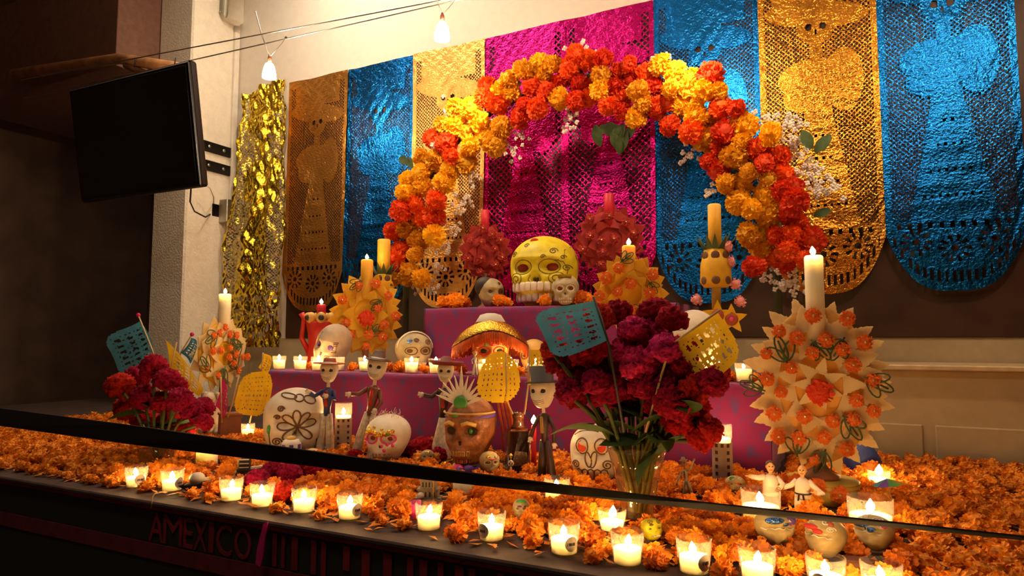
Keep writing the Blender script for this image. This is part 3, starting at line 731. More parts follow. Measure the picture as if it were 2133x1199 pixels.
def cockscomb_mesh(seed):
    r = np.random.default_rng(seed)
    b = MB().ball((0, 0, 0), 1.0, 40, 26)
    V = np.array(b.V); 
    n = np.zeros(len(V))
    for k in range(7):
        d = r.normal(size=3); d /= np.linalg.norm(d); ph = r.uniform(0, 6); f = 3.2 + k * .9
        n += 1.3 * np.sin(f * (V @ d) + ph + 1.4 * np.sin(2.3 * (V @ np.roll(d, 1)) + ph)) / (1 + .25 * k)
    rid = 1 - np.abs(np.sin(n * 1.5))
    fine = np.sin(V @ np.array([23., 17, 29]) * 1.3 + n * 3) * .02
    s = .74 + .34 * rid ** .6 * (V[:, 2] > -.55) + fine
    V = V * s[:, None] * np.array([1.0, .9, .82]); V[:, 2] += .12 * (V[:, 2] > 0)
    b.V = [tuple(v) for v in V]
    return b.mesh('bloom')
COCK = {'cock': [], 'cockm': []}
for key in COCK:
    for k in range(3):
        me = cockscomb_mesh(20 + k); me.materials.append(M[key]); COCK[key].append(me)
ORD = 'first second third fourth fifth sixth seventh eighth ninth tenth eleventh twelfth thirteenth fourteenth fifteenth sixteenth seventeenth eighteenth nineteenth twentieth twenty-first twenty-second twenty-third twenty-fourth twenty-fifth twenty-sixth twenty-seventh twenty-eighth twenty-ninth thirtieth'.split()
def ordinal(items, it): return ORD[sorted(items).index(it)]
def cockscomb(c, rad, key, root, label, group, r, mouth=.14):
    t = thing('cockscomb_flower', label, 'flower', root, 0, group)
    d = np.array(c) - np.array(root); n = d / np.linalg.norm(d)
    q = Vector((0, 0, 1)).rotation_difference(Vector(n)).to_euler()
    q.rotate_axis('Z', r.uniform(0, 6))
    link('bloom', COCK[key][int(r.integers(3))], None, t, tuple(d), tuple(q)).scale = (rad,) * 3
    hz = np.array([d[0], d[1], 0.0]); hz = hz / (np.linalg.norm(hz) + 1e-6)
    mid = hz * min(.035, np.linalg.norm(d[:2]) * .5) + np.array([0, 0, mouth])
    MB().tube([(0, 0, 0), mid * .6, mid, mid * .45 + d * .5 + [0, 0, .02 * (d[2] > mouth)], d * .96], [.005, .005, .005, .005, .006], 5).build('stem', M['stem'], t)
    if r.uniform() < .7:
        link('leaf', LEAF, None, t, tuple(mid * .5 + d * r.uniform(.35, .6)), (r.uniform(-.6, .6), r.uniform(-.5, .5), r.uniform(0, 6)))
    return t

# ================================================================== CANDLES
def add_flame(t, z, s=1.0, x=0, y=0, lean=0.0):
    MB().tube([(x, y, z - .002), (x, y, z + .006 * s)], .0009, 5).build('wick', M['wick'], t)
    pr = [(0.0005, 0), (.0045, .003), (.0064, .007), (.0055, .0115), (.0028, .016), (.0003, .020)]
    b = MB().lathe([(r_ * s, h * s) for r_, h in pr], 8, (x, y, z + .004 * s))
    V = np.array(b.V); V[:, 0] += lean * (V[:, 2] - z); b.V = [tuple(v) for v in V]
    b.build('flame', M['flame'], t)
VOT = {}
def votive(label, p, d=.060, h=.068, wax=.6, lit=True, sticker=None, flare=1.12, group='small votive candles', big=False, fs=1.0, ribs=True, wm='wax', cat='candle', gm='glass', free=True):
    t = thing('votive_candle' if not big else 'jar_candle', label, cat, p, face(p), group)
    if free: foot(p, d * .62)
    r0, r1 = d / 2 / flare ** .5, d / 2 * flare ** .5
    n = 44
    wl = h * wax
    rw = r0 + (r1 - r0) * wax
    pr = [(r0 * .9, 0), (r0, .002), (r0 + (r1 - r0) * .5, h * .5), (r1, h), (r1 - .0022, h + .0005)]
    MB().lathe(pr, n, rib=.018 if ribs else 0, nrib=22, close=True).build('glass_cup', M[gm], t)
    MB().lathe([(r0 * .9, .004), (r0 - .003, .006), (rw - .0035, wl), (rw - .006, wl + .001), (.004, wl - .002)], 24).build('wax', M[wm], t)
    if lit: add_flame(t, wl, fs, lean=random.uniform(-.15, .15))
    else: MB().tube([(0, 0, wl - .002), (.001, 0, wl + .008)], .001, 5).build('wick', M['wick'], t)
    if sticker is not None:
        b = MB(); a0 = R(sticker); sw = .0155
        k = 7; V = []; F = []
        for j in range(13):
            an = 2 * PI * j / 12
            dx, dz = math.cos(an) * sw, math.sin(an) * sw * 1.05
            if j == 12: break
            rr = r0 + (r1 - r0) * ((h * .42 + dz) / h) + .0012
            V.append((math.sin(a0 + dx / rr) * rr, -math.cos(a0 + dx / rr) * rr, h * .42 + dz))
        rr = r0 + (r1 - r0) * .42 + .0018
        V.append((math.sin(a0) * rr, -math.cos(a0) * rr, h * .42))
        F = [(j, (j + 1) % 12, 12) for j in range(12)]
        st = b.add(V, F).build('paper_sticker', M['sticker'], t)
        b = MB()
        for q in (-.006, -.002, .002, .006):
            an = a0 + q / rr; b.box((math.sin(an) * (rr + .0006), -math.cos(an) * (rr + .0006), h * .42), (.0018, .0008, .006))
        b.build('print_mark', M['ink'], st)
    return t

def pillar_on(t, x, y, z, d, h, m, lit, fs=1.0, top=None):
    c = MB().lathe([(d / 2, 0), (d / 2, h - .004), (d / 2 - .004, h), (d * .2, h - .003)], 22, (x, y, z)).build('candle', m, t)
    if lit: add_flame(t, z + h - .003, fs, x, y, random.uniform(-.1, .1))
    else: MB().tube([(x, y, z + h - .004), (x, y, z + h + .008)], .0012, 5).build('wick', M['wick'], t)

VG = 'small votive candles'
# row on the lower tier
row1 = [(583, 'leftmost votive in the tier row, beside the yellow round flag'), (627, 'second votive from the left in the tier row'), (664, 'third votive of the tier row, half behind the red hat'),
        (762, 'votive on the tier just left of the dark-hatted skeleton head'), (858, 'votive on the tier right of the dark-hatted skeleton'), (909, 'votive on the tier left of the sombrero skeleton head'),
        (1010, 'votive on the tier beside the tiny white skeleton'), (1116, 'votive on the tier beside the narrow yellow flag')]
for px, lb in row1: votive('lit ' + lb, on(px, 2.425 if px != 664 else 2.40, T1), .062, .066, .68, group=VG, fs=1.15, free=False)
votive('unlit white votive on the tier between the two hatted skeletons', on(703, 2.45, T1), .075, .07, .9, lit=False, free=False)
votive('votive on the tier under the big fringed sombrero brim', on(1066, 2.46, T1), .055, .066, .75, lit=True, free=False)
votive('lit votive on the tier right of the yellow lace flag, near the vase', on(1497, 2.45, T1), .058, .066, .68, free=False)
votive('lit votive at the right end of the purple tier', on(1548, 2.42, T1), .058, .066, .68, free=False, fs=.8)
# row along the ledge edge
row2 = [(283, 1014, 'at the far left end of the ledge row', 20), (358, 1022, 'beside the folded black paper boat on the ledge', 40), (481, 1042, 'between the paper boat and the red blooms', None), (546, 1054, 'touching the red blooms on their left', None),
        (633, 1066, 'to the right of the dark red blooms on the ledge', None), (728, 1080, 'beside the large ragged yellow-orange marigold', 38), (893, 1102, 'next to the pink cup on the ledge', None), (1024, 1124, 'left of the green and blue trinket on the ledge', -40),
        (1175, 1152, 'on the ledge below the foot of the big vase, left side', 30), (1307, 1174, 'on the ledge in front of the small yellow skull', None), (1446, 1192, 'on the ledge with a round sticker, right of the yellow skull', 40),
        (1578, 1214, 'on the ledge below the blue foil skull', None), (1722, 1236, 'on the ledge below the red iced skull', -20), (1838, 1250, 'on the ledge at the lower right corner', None)]
for px, py, lb, st in row2:
    votive('lit ribbed glass votive ' + lb, PZ(px, py), .062 if px < 1100 else .064, .064 if px < 1100 else .066, .50, sticker=st, group='ledge votive candles', fs=1.12)
BG = 'wide glass candles'
votive('wide lit candle glass behind the belt at left, above the black toy', PZ(430, 976), .078, .085, .80, big=True, ribs=False, flare=1.0, group=BG, fs=1.2)
votive('wide dull white unlit candle glass right of the grey stone temple', PZ(966, 1032), .070, .060, .9, lit=False, big=True, ribs=False, flare=1.05, group=BG)
votive('wide candle glass with a flame just above the belt, left of the vase', PZ(1160, 1046), .072, .068, .55, big=True, ribs=False, flare=1.05, group=BG, fs=1.1)
votive('low lit candle glass glowing yellow at the foot of the vase', PZ(1275, 1104), .064, .05, .45, big=True, flare=1.15, group=BG, fs=1.5)
votive('wide lit candle glass in front of the white-shirted figurine', PZ(1586, 1094), .092, .088, .55, big=True, ribs=False, flare=1.05, group=BG, fs=1.4)
votive('wide lit candle glass crossed by the belt at right, below the cocktail umbrella', PZ(1815, 1122), .095, .095, .58, big=True, ribs=False, flare=1.05, group=BG, fs=1.5)
votive('lit candle glass among marigolds right of the cream scale candle', PZ(1832, 1020), .062, .06, .6, big=True, ribs=False, flare=1.05, group=BG, fs=1.7)
votive('lit candle glass between the brown pot and the big white skull', PZ(516, 916), .060, .075, .62, big=True, ribs=False, flare=1.0, group=BG, fs=1.1)
# tall printed jars
def tall_jar(label, p, d, h, wax):
    t = votive(label, p, d, h, wax, big=True, ribs=False, flare=1.0, group='tall printed jar candles', fs=1.3)
    b = MB()
    for side in (-34, 0, 34):
        a = R(side)
        for k in range(6):
            if side == 0 and k < 5: continue
            b.box((math.sin(a) * (d / 2 + .0006), -math.cos(a) * (d / 2 + .0006), h * (.08 + k * .115)), (.009, .002, .011), rot=Matrix.Rotation(a, 3, 'Z'))
    b.build('print_mark', M['brownline'], t)
    MB().lathe([(d / 2 + .0003, h * .03), (d / 2 + .0003, h * .70)], 32, close=True).build('paper_label', mat('jar_label', (0.55, 0.42, 0.32), 0.7, trans=.4), t)
    return t
tall_jar('tall jar candle with square prints between the two hatted skeletons', PZ(714, 942), .068, .20, .74)
tall_jar('tall jar candle with square prints right of the red bouquet', PZ(1506, 1008), .062, .19, .76)

# ================================================================== SCALE CANDLES (disc of wax leaves round a candle)
def leafplate(name, L, Wd, serr=0, t=.004):
    pts = []
    n = 6 if serr else 3
    side = []
    for i in range(n + 1):
        f = i / n; w_ = Wd * (1 - f) ** .8 * (1 if i < n else 0)
        if i == 0: w_ = Wd * .9
        side.append((w_, f * L))
        if serr and 0 < i < n: side.append((w_ * .82, f * L + L * .02))
    out = [(x, z) for x, z in side] + [(-x, z) for x, z in side[::-1][1:]]
    return MB().prism(out, t).mesh(name, False)
def filigree():
    b = MB()
    for (a, L) in ((-35, .05), (0, .062), (35, .05)):
        ca, sa = math.sin(R(a)), math.cos(R(a)); pts = []
        for k in range(13):
            u = k / 12 * 2 * PI; x, z = math.sin(u) * .011, (1 - math.cos(u)) / 2 * L
            pts.append((x * sa + z * ca, 0, -x * ca + z * sa))
        b.tube(pts, .0022, 5, cap=False)
    b.tube([(0, 0, -.01), (0, 0, .05)], .0025, 5)
    return b.mesh('filigree_leaf')
FILI = filigree(); FILI.materials.append(M['greenwax'])
ROS = {}
for nm, mm in (('ros', 'ros'), ('rosr', 'rosr'), ('sred', 'sred')):
    me = marigold_mesh('rosette', 77, 46, .5, .12); me.materials.append(M[mm]); ROS[nm] = me
PEARL = MB().ball((0, 0, 0), 1, 8, 6).mesh('pearl'); PEARL.materials.append(M['pearl'])
def scale_candle(label, p, W, H, zc, leafm, bodym, candle, rz=0.0, nros=18, ros='ros', rr=.024, nfil=5, center=True, serr=0, nout=20, seed=1, stand='stem', lean=0.0, group='decorated scale candles', pots=None):
    r = np.random.default_rng(seed)
    t = thing('scale_candle', label, 'decorated candle', p, rz, group, ry=lean)
    a, b = W / 2, H / 2
    MB().ball((0, .01, zc), (a * .80, .022, b * .84), 36, 14).build('wax_body', bodym, t)
    MB().lathe([(.05, 0), (.052, .01), (.02, .03), (.014, max(.04, zc - b * .9)), (.02, zc - b * .7)], 16).build('stand', M['clay'], t)
    for ring, (fr, L, y, n_, wd) in enumerate([(.66, .36, .012, nout, .95), (.58, .30, -.010, int(nout * .8), .9), (.34, .26, -.022, int(nout * .55), .85), (.12, .22, -.030, 7, .8)][:4 if nros > 20 else 3]):
        per = PI * (a + b) * fr / n_ * wd
        lm = leafplate('wax_leaf', L * (a + b) / 2, per * 1.05, serr); lm.materials.append(leafm)
        for k in range(n_):
            ph = 2 * PI * (k + .5 * ring) / n_ + r.uniform(-.05, .05)
            x, z = a * fr * math.cos(ph), b * fr * math.sin(ph)
            al = math.atan2(math.cos(ph) * b, math.sin(ph) * a)
            o = link('wax_leaf', lm, None, t, (x, y + r.uniform(-.006, .006), zc + z)); o.rotation_euler = (r.uniform(-.25, .25), al, 0)
            s = r.uniform(.85, 1.12); o.scale = (s, 1, s)
    pts = []
    if center: pts.append((0.0, -.02))
    for it in range(4000):
        if len(pts) >= nros: break
        x, z = r.uniform(-1, 1, 2)
        if x * x + z * z > .82: continue
        x *= a * .92; z *= b * .92
        if all(math.hypot(x - q[0], z - q[1]) > rr * (2.1 if i else 3.0 if center else 2.1) for i, q in enumerate(pts)): pts.append((x, z))
    for i, (x, z) in enumerate(pts):
        e = math.sqrt(max(0, 1 - (x / (a * .95)) ** 2 - (z / (b * .95)) ** 2)); big = center and i == 0
        o = link('rosette', ROS['rosr'] if big and ros == 'ros' else ROS[ros], None, t, (x, -.022 - .022 * e, zc + z), (R(90), r.uniform(0, 6), 0))
        s = rr * (1.75 if big else r.uniform(.85, 1.12)); o.scale = (s,) * 3
        if not big:
            q = link('pearl', PEARL, None, o, (0, 0, .46)); q.scale = (.17, .17, .12)
    for k in range(nfil):
        ph = 2 * PI * (k + .3) / nfil + r.uniform(-.3, .3); f = r.uniform(.45, .85)
        o = link('filigree_leaf', FILI, None, t, (a * f * math.cos(ph), -.036, zc + b * f * math.sin(ph)), (0, r.uniform(0, 6), 0))
        s = W / .33 * r.uniform(.9, 1.2); o.scale = (s, 1, s)
    cd, ztop, cm, lit = candle
    zc0 = zc + b * .35
    pillar_on(t, 0, .0, zc0, cd, ztop - zc0, cm, lit, 1.3)
    return t
def zpx(px, py, Y): return PY(px, py, Y)[2]
def rel(px, py, Y, z0): return PY(px, py, Y)[2] - z0

# cream one at right on a mustard drum
pd = PZ(1712, 1040)
for q_ in ((1640, 1078, .05), (1700, 1078, .06), (1760, 1066, .06)): FOOT.append((*PZ(q_[0], q_[1])[:2], q_[2]))
Yd = pd[1]
dr = thing('drum', 'low mustard yellow drum under the cream scale candle', 'drum', pd, face(pd)); foot(pd, .11)
m_ = S(pd)
hd = rel(1700, 985, Yd, ZB) - .012
MB().lathe([(.096, 0), (.100, .006), (.100, hd * .75), (.096, hd * .78), (.096, hd * .84), (.100, hd * .87), (.100, hd - .004), (.095, hd)], 40).build('shell', M['mustard'], dr)
MB().lathe([(.1015, hd * .74), (.1015, hd * .88)], 40, close=True).build('rim_hoop', mat('drum_hoop', (0.62, 0.44, 0.10), 0.4), dr)
for k, (dx, dz) in enumerate([(-.062, .95), (-.012, .93), (.045, .62), (-.09, .78)]):
    o = link('rosette', ROS['ros'], None, dr, (dx, -math.sqrt(max(.0, .101 ** 2 - dx * dx)) - .008, hd * dz), (R(90), k, 0)); o.scale = (.027,) * 3
    q = link('pearl', PEARL, None, o, (0, 0, .46)); q.scale = (.17, .17, .12)
pc = (pd[0], pd[1], ZB + hd)
scale_candle('large cream wax scale candle with orange rosettes and tall ivory candle, right side', pc, 268 * m_, 392 * m_, rel(1700, 800, Yd, pc[2]), M['scream'], M['scream2'],
             (.052, rel(1680, 533, Yd, pc[2]), M['wax'], True), face(pd, 6), nros=26, rr=.0225, nfil=8, serr=1, nout=24, seed=4)
# yellow one at left on the tier
p = on(762, 2.70, T1); m_ = S(p)
scale_candle('yellow wax scale candle with a red centre rosette on the tier, left', p, 146 * m_, 186 * m_, rel(762, 655, 2.70, T1), M['syellow'], M['syellow'], (25 * m_, rel(760, 541, 2.7, T1), M['ywax'], True), face(p), nros=13, rr=.026, nfil=4, nout=19, seed=6)
# yellow one right of the yellow skull
p = on(1312, 2.50, T1); m_ = S(p)
scale_candle('yellow wax scale candle with a lit candle behind the red bouquet', p, 156 * m_, 176 * m_, rel(1310, 610, 2.50, T1), M['syellow'], M['syellow'], (28 * m_, rel(1301, 512, 2.50, T1), M['ywax'], True), face(p), nros=11, rr=.026, nfil=4, center=False, nout=17, seed=8)
# red ones behind
p = on(1010, 3.02, T2); m_ = S(p)
scale_candle('dark red wax scale candle left of the yellow skull', p, 108 * m_, 130 * m_, rel(1010, 525, 3.02, T2), M['sred'], M['sred'], (17 * m_, rel(1010, 437, 3.02, T2), M['rwax'], False), face(p), nros=12, rr=.024, ros='sred', nfil=0, center=False, nout=15, seed=9)
p = on(1272, 3.00, T2); m_ = S(p)
scale_candle('dark red wax scale candle with a tall pink-red candle right of the yellow skull', p, 152 * m_, 150 * m_, rel(1270, 500, 3.0, T2), M['sred'], M['sred'], (22 * m_, rel(1272, 403, 3.0, T2), M['rwax'], False), face(p), nros=12, rr=.026, ros='sred', nfil=0, center=False, nout=17, seed=10)
# far left one, seen nearly edge-on
p = on(466, 2.36, ZB); m_ = S(p)
foot(p, .06)
scale_candle('narrow scale candle with white lit candle and orange rosettes before the pillar', p, 190 * m_, 150 * m_, rel(465, 735, 2.36, ZB), M['scream'], M['syellow'], (25 * m_, rel(467, 612, 2.36, ZB), M['wax'], True), face(p, 56), nros=16, rr=.020, center=False, nfil=6, nout=16, seed=12)

# pineapple candles
def pineapple(label, px, Y, z0, ytop, ych, ybody, wpx, unl=True, flowers=True):
    p = on(px, Y, z0); m = S(p); t = thing('pineapple_candle', label, 'decorated candle', p, face(p), 'pineapple candles')
    zl = rel(px, ych, Y, z0); zb = rel(px, ybody, Y, z0); zt = rel(px, ytop, Y, z0); r0 = wpx * m / 2
    MB().lathe([(.045, 0), (.047, .012), (.018, .03), (.018, zb), (r0 * .5, zb + .002)], 16).build('stand', M['mustard'], t)
    MB().lathe([(r0 * .78, zb), (r0, zb + .02), (r0 * .96, zb + (zl - zb) * .6), (r0 * .72, zl)], 24).build('pineapple_body', M['syellow'], t)
    dot = MB().ball((0, 0, 0), (1, .35, 1), 10, 6).mesh('dimple'); dot.materials.append(M['brownline'])
    rows = max(3, int((zl - zb) / .042))
    for i in range(rows):
        f = (i + .5) / rows; rr = r0 * (1 - .2 * f) ; n = 7
        for k in range(n):
            a = 2 * PI * (k + .5 * (i % 2)) / n
            o = link('dimple', dot, None, t, (math.sin(a) * rr * 1.0, -math.cos(a) * rr * 1.0, zb + f * (zl - zb)), (0, 0, a)); o.scale = (.017, .01, .017)
    cl = leafplate('crown_leaf', .075, .016); cl.materials.append(M['greenwax'])
    for k in range(11):
        a = 2 * PI * k / 11; o = link('crown_leaf', cl, None, t, (math.sin(a) * r0 * .55, -math.cos(a) * r0 * .55, zl - .01)); o.rotation_euler = (R(22 + 16 * (k % 2)), 0, a)
    pillar_on(t, 0, 0, zl - .02, 27 * m if wpx > 40 else 22 * m, zt - zl + .02, M['ywax'], False)
    if flowers:
        pm = leafplate('pansy_petal', .062, .024); pm.materials.append(M['ppyellow'])
        for (cx_, cz_) in ((.004, zb - .115), (.055, zb - .13), (-.045, zb - .16)):
            for k in range(5): o = link('pansy_petal', pm, None, t, (cx_, -.055, cz_)); o.rotation_euler = (.15, k * 2 * PI / 5, 0)
            MB().ball((cx_, -.06, cz_), (.026, .008, .026), 12, 6).build('pansy_heart', M['hatred'], t)
            MB().ball((cx_, -.068, cz_), (.008, .006, .008), 8, 6).build('pansy_eye', M['pink'], t)
        for (cx_, cz_) in ((-.075, zb - .05), (.075, zb + .01), (.09, zb - .06), (.05, zb + .16), (.06, zb + .10)):
            o = link('pink_blossom', PINKM, None, t, (cx_, -.02, cz_), (1, 2, cz_ * 9)); o.scale = (.026,) * 3
PINKM = marigold_mesh('pink_blossom', 5, 22, .8, .2); PINKM.materials.append(mat('pink_petals', (0.75, 0.16, 0.22), .6, col2=(.85, .45, .40)))
pineapple('pineapple candle with yellow pansies right of the red bouquet', 1494, 2.75, T1, 425, 520, 598, 64)
pineapple('pineapple candle half hidden behind the left yellow scale candle', 797, 2.85, T1, 499, 572, 640, 46, flowers=False)

# ================================================================== SKULLS
class Skull:
    def __init__(s, h, wide=1.0, deep=1.0, jaw=.30): s.h, s.w, s.d, s.j = h, wide, deep, jaw
    def hh(s, dz): p = np.where(dz >= 0, 2.0, 3.2); return np.clip(1 - np.abs(dz) ** p, 0, 1) ** (1 / p)
    def dents(s, X, Z):
        g = lambda cx, cz, rx, rz: np.exp(-(((X - cx) / rx) ** 2 + ((Z - cz) / rz) ** 2) ** 1.6)
        y = .13 * (g(.155, .53, .105, .088) + g(-.155, .53, .105, .088)) + .10 * g(0, .365, .055, .075)
        y -= .035 * (g(.235, .375, .10, .09) + g(-.235, .375, .10, .09)) + .03 * g(0, .20, .22, .12) + .02 * (g(.15, .65, .13, .04) + g(-.15, .65, .13, .04))
        return y
    def front(s, X, Z):
        X = np.asarray(X, float); Z = np.asarray(Z, float)
        dz = np.where(Z >= .6, (Z - .6) / .4, (Z - .6) / .6); dz = np.clip(dz, -.995, .995)
        h = s.hh(dz); t = sm(0, 1, -dz); c = np.clip(X / (.40 * h * (1 - s.j * t) + 1e-6), -.985, .985)
        y = -.44 * h * np.sqrt(1 - c * c) + s.dents(X, Z)
        return np.stack([X * s.w, y * s.d, Z], -1) * s.h
    def mesh(s, nu=56, nv=40):
        b = MB().ball((0, 0, 0), 1, nu, nv); D = np.array(b.V); dz = D[:, 2]; rad = np.hypot(D[:, 0], D[:, 1]) + 1e-9
        h = s.hh(dz); t = sm(0, 1, -dz); cx, cy = D[:, 0] / rad, D[:, 1] / rad
        X = .40 * h * cx * (1 - s.j * t); Z = np.where(dz >= 0, .6 + .4 * dz, .6 + .6 * dz)
        Y = np.where(cy < 0, .44 * h * cy, .50 * h * cy * (1 - .55 * t))
        Y = Y + np.where(cy < 0, s.dents(X, Z) * np.clip(-cy * 2, 0, 1), 0)
        b.V = [tuple(v) for v in np.stack([X * s.w, Y * s.d, Z], -1) * s.h]
        return b.mesh('cranium')
    def line(s, b, pts, r, n=5):
        P = np.array(pts, float); Q = s.front(P[:, 0], P[:, 1]); Q[:, 1] -= r * .2
        b.tube(Q, r, n)
def spiral(cx, cz, r, turns=1.8, n=26, flip=1, a0=0): return [(cx + flip * r * (1 - .85 * k / n) * math.cos(a0 + turns * 2 * PI * k / n), cz + r * (1 - .85 * k / n) * math.sin(a0 + turns * 2 * PI * k / n)) for k in range(n + 1)]
def loop(cx, cz, rx, rz, n=20, a=0): return [(cx + rx * math.cos(u) * math.cos(a) - rz * math.sin(u) * math.sin(a), cz + rx * math.cos(u) * math.sin(a) + rz * math.sin(u) * math.cos(a)) for u in np.linspace(0, 2 * PI, n + 1)]
def petals(cx, cz, L, wd, angs):
    out = []
    for a in angs:
        out.append([(cx + (L * .5 * (1 - math.cos(u))) * math.cos(a) - wd * math.sin(u) * math.sin(u / 2) * math.sin(a), cz + (L * .5 * (1 - math.cos(u))) * math.sin(a) + wd * math.sin(u) * math.sin(u / 2) * math.cos(a)) for u in np.linspace(0, 2 * PI, 17)])
    return out
def skull(label, p, h, rz, m, wide=1.0, deep=1.0, jaw=.3, lines=(), linem='ink', lr=.008, eyes='ink', eyescale=1.0, nose=True, nosem='ink', teeth=0, rows=2, toothm='tooth', sep=False, rx=0.0, ry=0.0, ft=None, extras=None, nu=48, nv=34, group='sugar and paper skulls', name='skull', teethw=.20, zt=.20, gap=.088):
    t = thing(name, label, 'skull', p, rz, group, rx=rx, ry=ry)
    if ft: foot(p, ft)
    K = Skull(h, wide, deep, jaw)
    link('cranium', K.mesh(nu, nv), m, t)
    if eyes:
        for sx in (-1, 1):
            c = K.front(np.array([sx * .155]), np.array([.53]))[0]
            MB().ball(c - np.array([0, .012 * h, 0]), (.082 * h * eyescale * wide, .030 * h, .066 * h * eyescale), 16, 8).build('eye_socket', M[eyes], t)
    if nose:
        b = MB()
        for sx in (-1, 1):
            c = K.front(np.array([sx * .022]), np.array([.36]))[0]; b.ball(c - np.array([0, .006 * h, 0]), (.022 * h, .02 * h, .048 * h), 10, 6, rot=Matrix.Rotation(sx * .25, 3, 'Y'))
        b.build('nose_cavity', M[nosem], t)
    if lines:
        b = MB()
        for ln in lines: K.line(b, ln, lr * h)
        b.build('painted_lines', M[linem], t)
    if teeth:
        tb = MB(); tm_ = None
        for rw in range(rows):
            for k in range(teeth):
                x = (k - (teeth - 1) / 2) / teeth * 2 * teethw; z = zt - rw * gap
                c = K.front(np.array([x]), np.array([z]))[0]; c2 = K.front(np.array([x + .01]), np.array([z]))[0]
                an = math.atan2(c2[1] - c[1], c2[0] - c[0])
                if sep:
                    if tm_ is None:
                        tm_ = MB().ball((0, 0, 0), (teethw / teeth * 1.0 * h * wide, (gap * .28) * h, gap * .47 * h), 12, 8)
                        V = np.array(tm_.V); V = np.sign(V) * np.abs(V / np.abs(V).max(0)) ** .5 * np.abs(V).max(0); tm_.V = [tuple(v) for v in V]
                        tm_ = tm_.mesh('tooth'); tm_.materials.append(M[toothm])
                    link('tooth', tm_, None, t, tuple(c), (0, 0, an))
                else: tb.box(c, (teethw / teeth * 1.8 * h * wide, .03 * h, .075 * h), rot=Matrix.Rotation(an, 3, 'Z'), bev=.008 * h)
        if not sep: tb.build('teeth', M[toothm], t)
    if extras: extras(t, K, h)
    return t
def patch(t, K, h, pts, m, name, r=.014, y=.004):
    b = MB()
    for x, z in pts:
        c = K.front(np.array([x]), np.array([z]))[0]; b.ball(c - np.array([0, y * h, 0]), (r * h, r * h * .6, r * h), 8, 5)
    b.build(name, M[m], t)
def blob(t, K, h, x, z, rx, rz, m, name, ry=.03):
    c = K.front(np.array([x]), np.array([z]))[0]; MB().ball(c, (rx * h, ry * h, rz * h), 14, 8).build(name, M[m], t)

# big yellow skull
p = on(1135, 2.93, T2); m_ = S(p)
L1 = [spiral(.235, .37, .095, 2.0), spiral(-.235, .37, .095, 2.0, flip=-1), [(.05, .42), (.075, .36), (.05, .31)], [(-.05, .42), (-.075, .36), (-.05, .31)], [(.25, .62), (.31, .68), (.30, .76), (.33, .82)], spiral(.20, .74, .045, 1.6), spiral(.33, .52, .045, 1.6), spiral(-.28, .72, .04, 1.6), spiral(.30, .66, .03, 1.4), [(-.20, .28), (-.24, .34)], [(.22, .62), (.30, .60), (.34, .50), (.33, .44)], spiral(-.12, .83, .035, 1.4), spiral(.10, .66, .03, 1.3), spiral(.28, .25, .035, 1.5)] + [loop(sx * .155, .53, .115, .098) for sx in (-1, 1)]
def ex(t, K, h):
    blob(t, K, h, -.04, .90, .06, .035, 'rosr', 'painted_rose', .012)
    MB().box((0, -.24 * h, .035 * h), (.36 * h, .22 * h, .07 * h), bev=.02 * h).build('chin_base', M['yskull'], t)
skull('large bright yellow skull with white teeth on top of the altar', p, 150 * m_, face(p, -16), M['yskull'], wide=1.18, deep=1.15, lines=L1, linem='olive', lr=.007, eyes='redeye', eyescale=1.05, nosem='brownline', teeth=9, rows=2, sep=True, extras=ex, nu=72, nv=52, jaw=.12, teethw=.31, zt=.265, gap=.135)
# its small neighbours
p = on(1022, 2.80, T2); m_ = S(p)
skull('small grey spotted skull with dark hair left of the yellow skull', p, 62 * m_, face(p, 30), M['olivebone'], wide=1.1, eyes='brownline', lines=[spiral(.1, .8, .06), loop(.155, .53, .1, .09)], linem='brownline', lr=.014, teeth=6, rows=1,
      extras=lambda t, K, h: MB().ball((-.16 * h, .10 * h, .70 * h), (.36 * h, .36 * h, .36 * h), 16, 10).build('dark_hair', M['ink'], t))
p = on(1180, 2.735, T2); m_ = S(p)
skull('small grey wire-like skull with gold foil brow right of the yellow skull', p, 64 * m_, face(p, -5), M['olivebone'], wide=1.05, eyes='redeye', teeth=6, rows=2, toothm='whiteicing', lines=[loop(.155, .53, .11, .1), loop(-.155, .53, .11, .1)], linem='whiteicing', lr=.016,
      extras=lambda t, K, h: MB().box((-.02 * h, -.24 * h, .93 * h), (.44 * h, .2 * h, .05 * h), rot=Matrix.Rotation(.5, 3, 'X')).build('gold_foil', M['gold'], t))
# white skull behind the yellow lace flag
p = on(1446, 2.52, T1); m_ = S(p)
skull('plain white skull dome behind the yellow lace flag', p, 145 * m_, face(p, -8), M['bonew'], wide=.9, lines=[loop(-.16, .80, .14, .10), [(-.3, .7), (-.2, .78), (-.05, .80)]], linem='greystone', lr=.008, teeth=6)
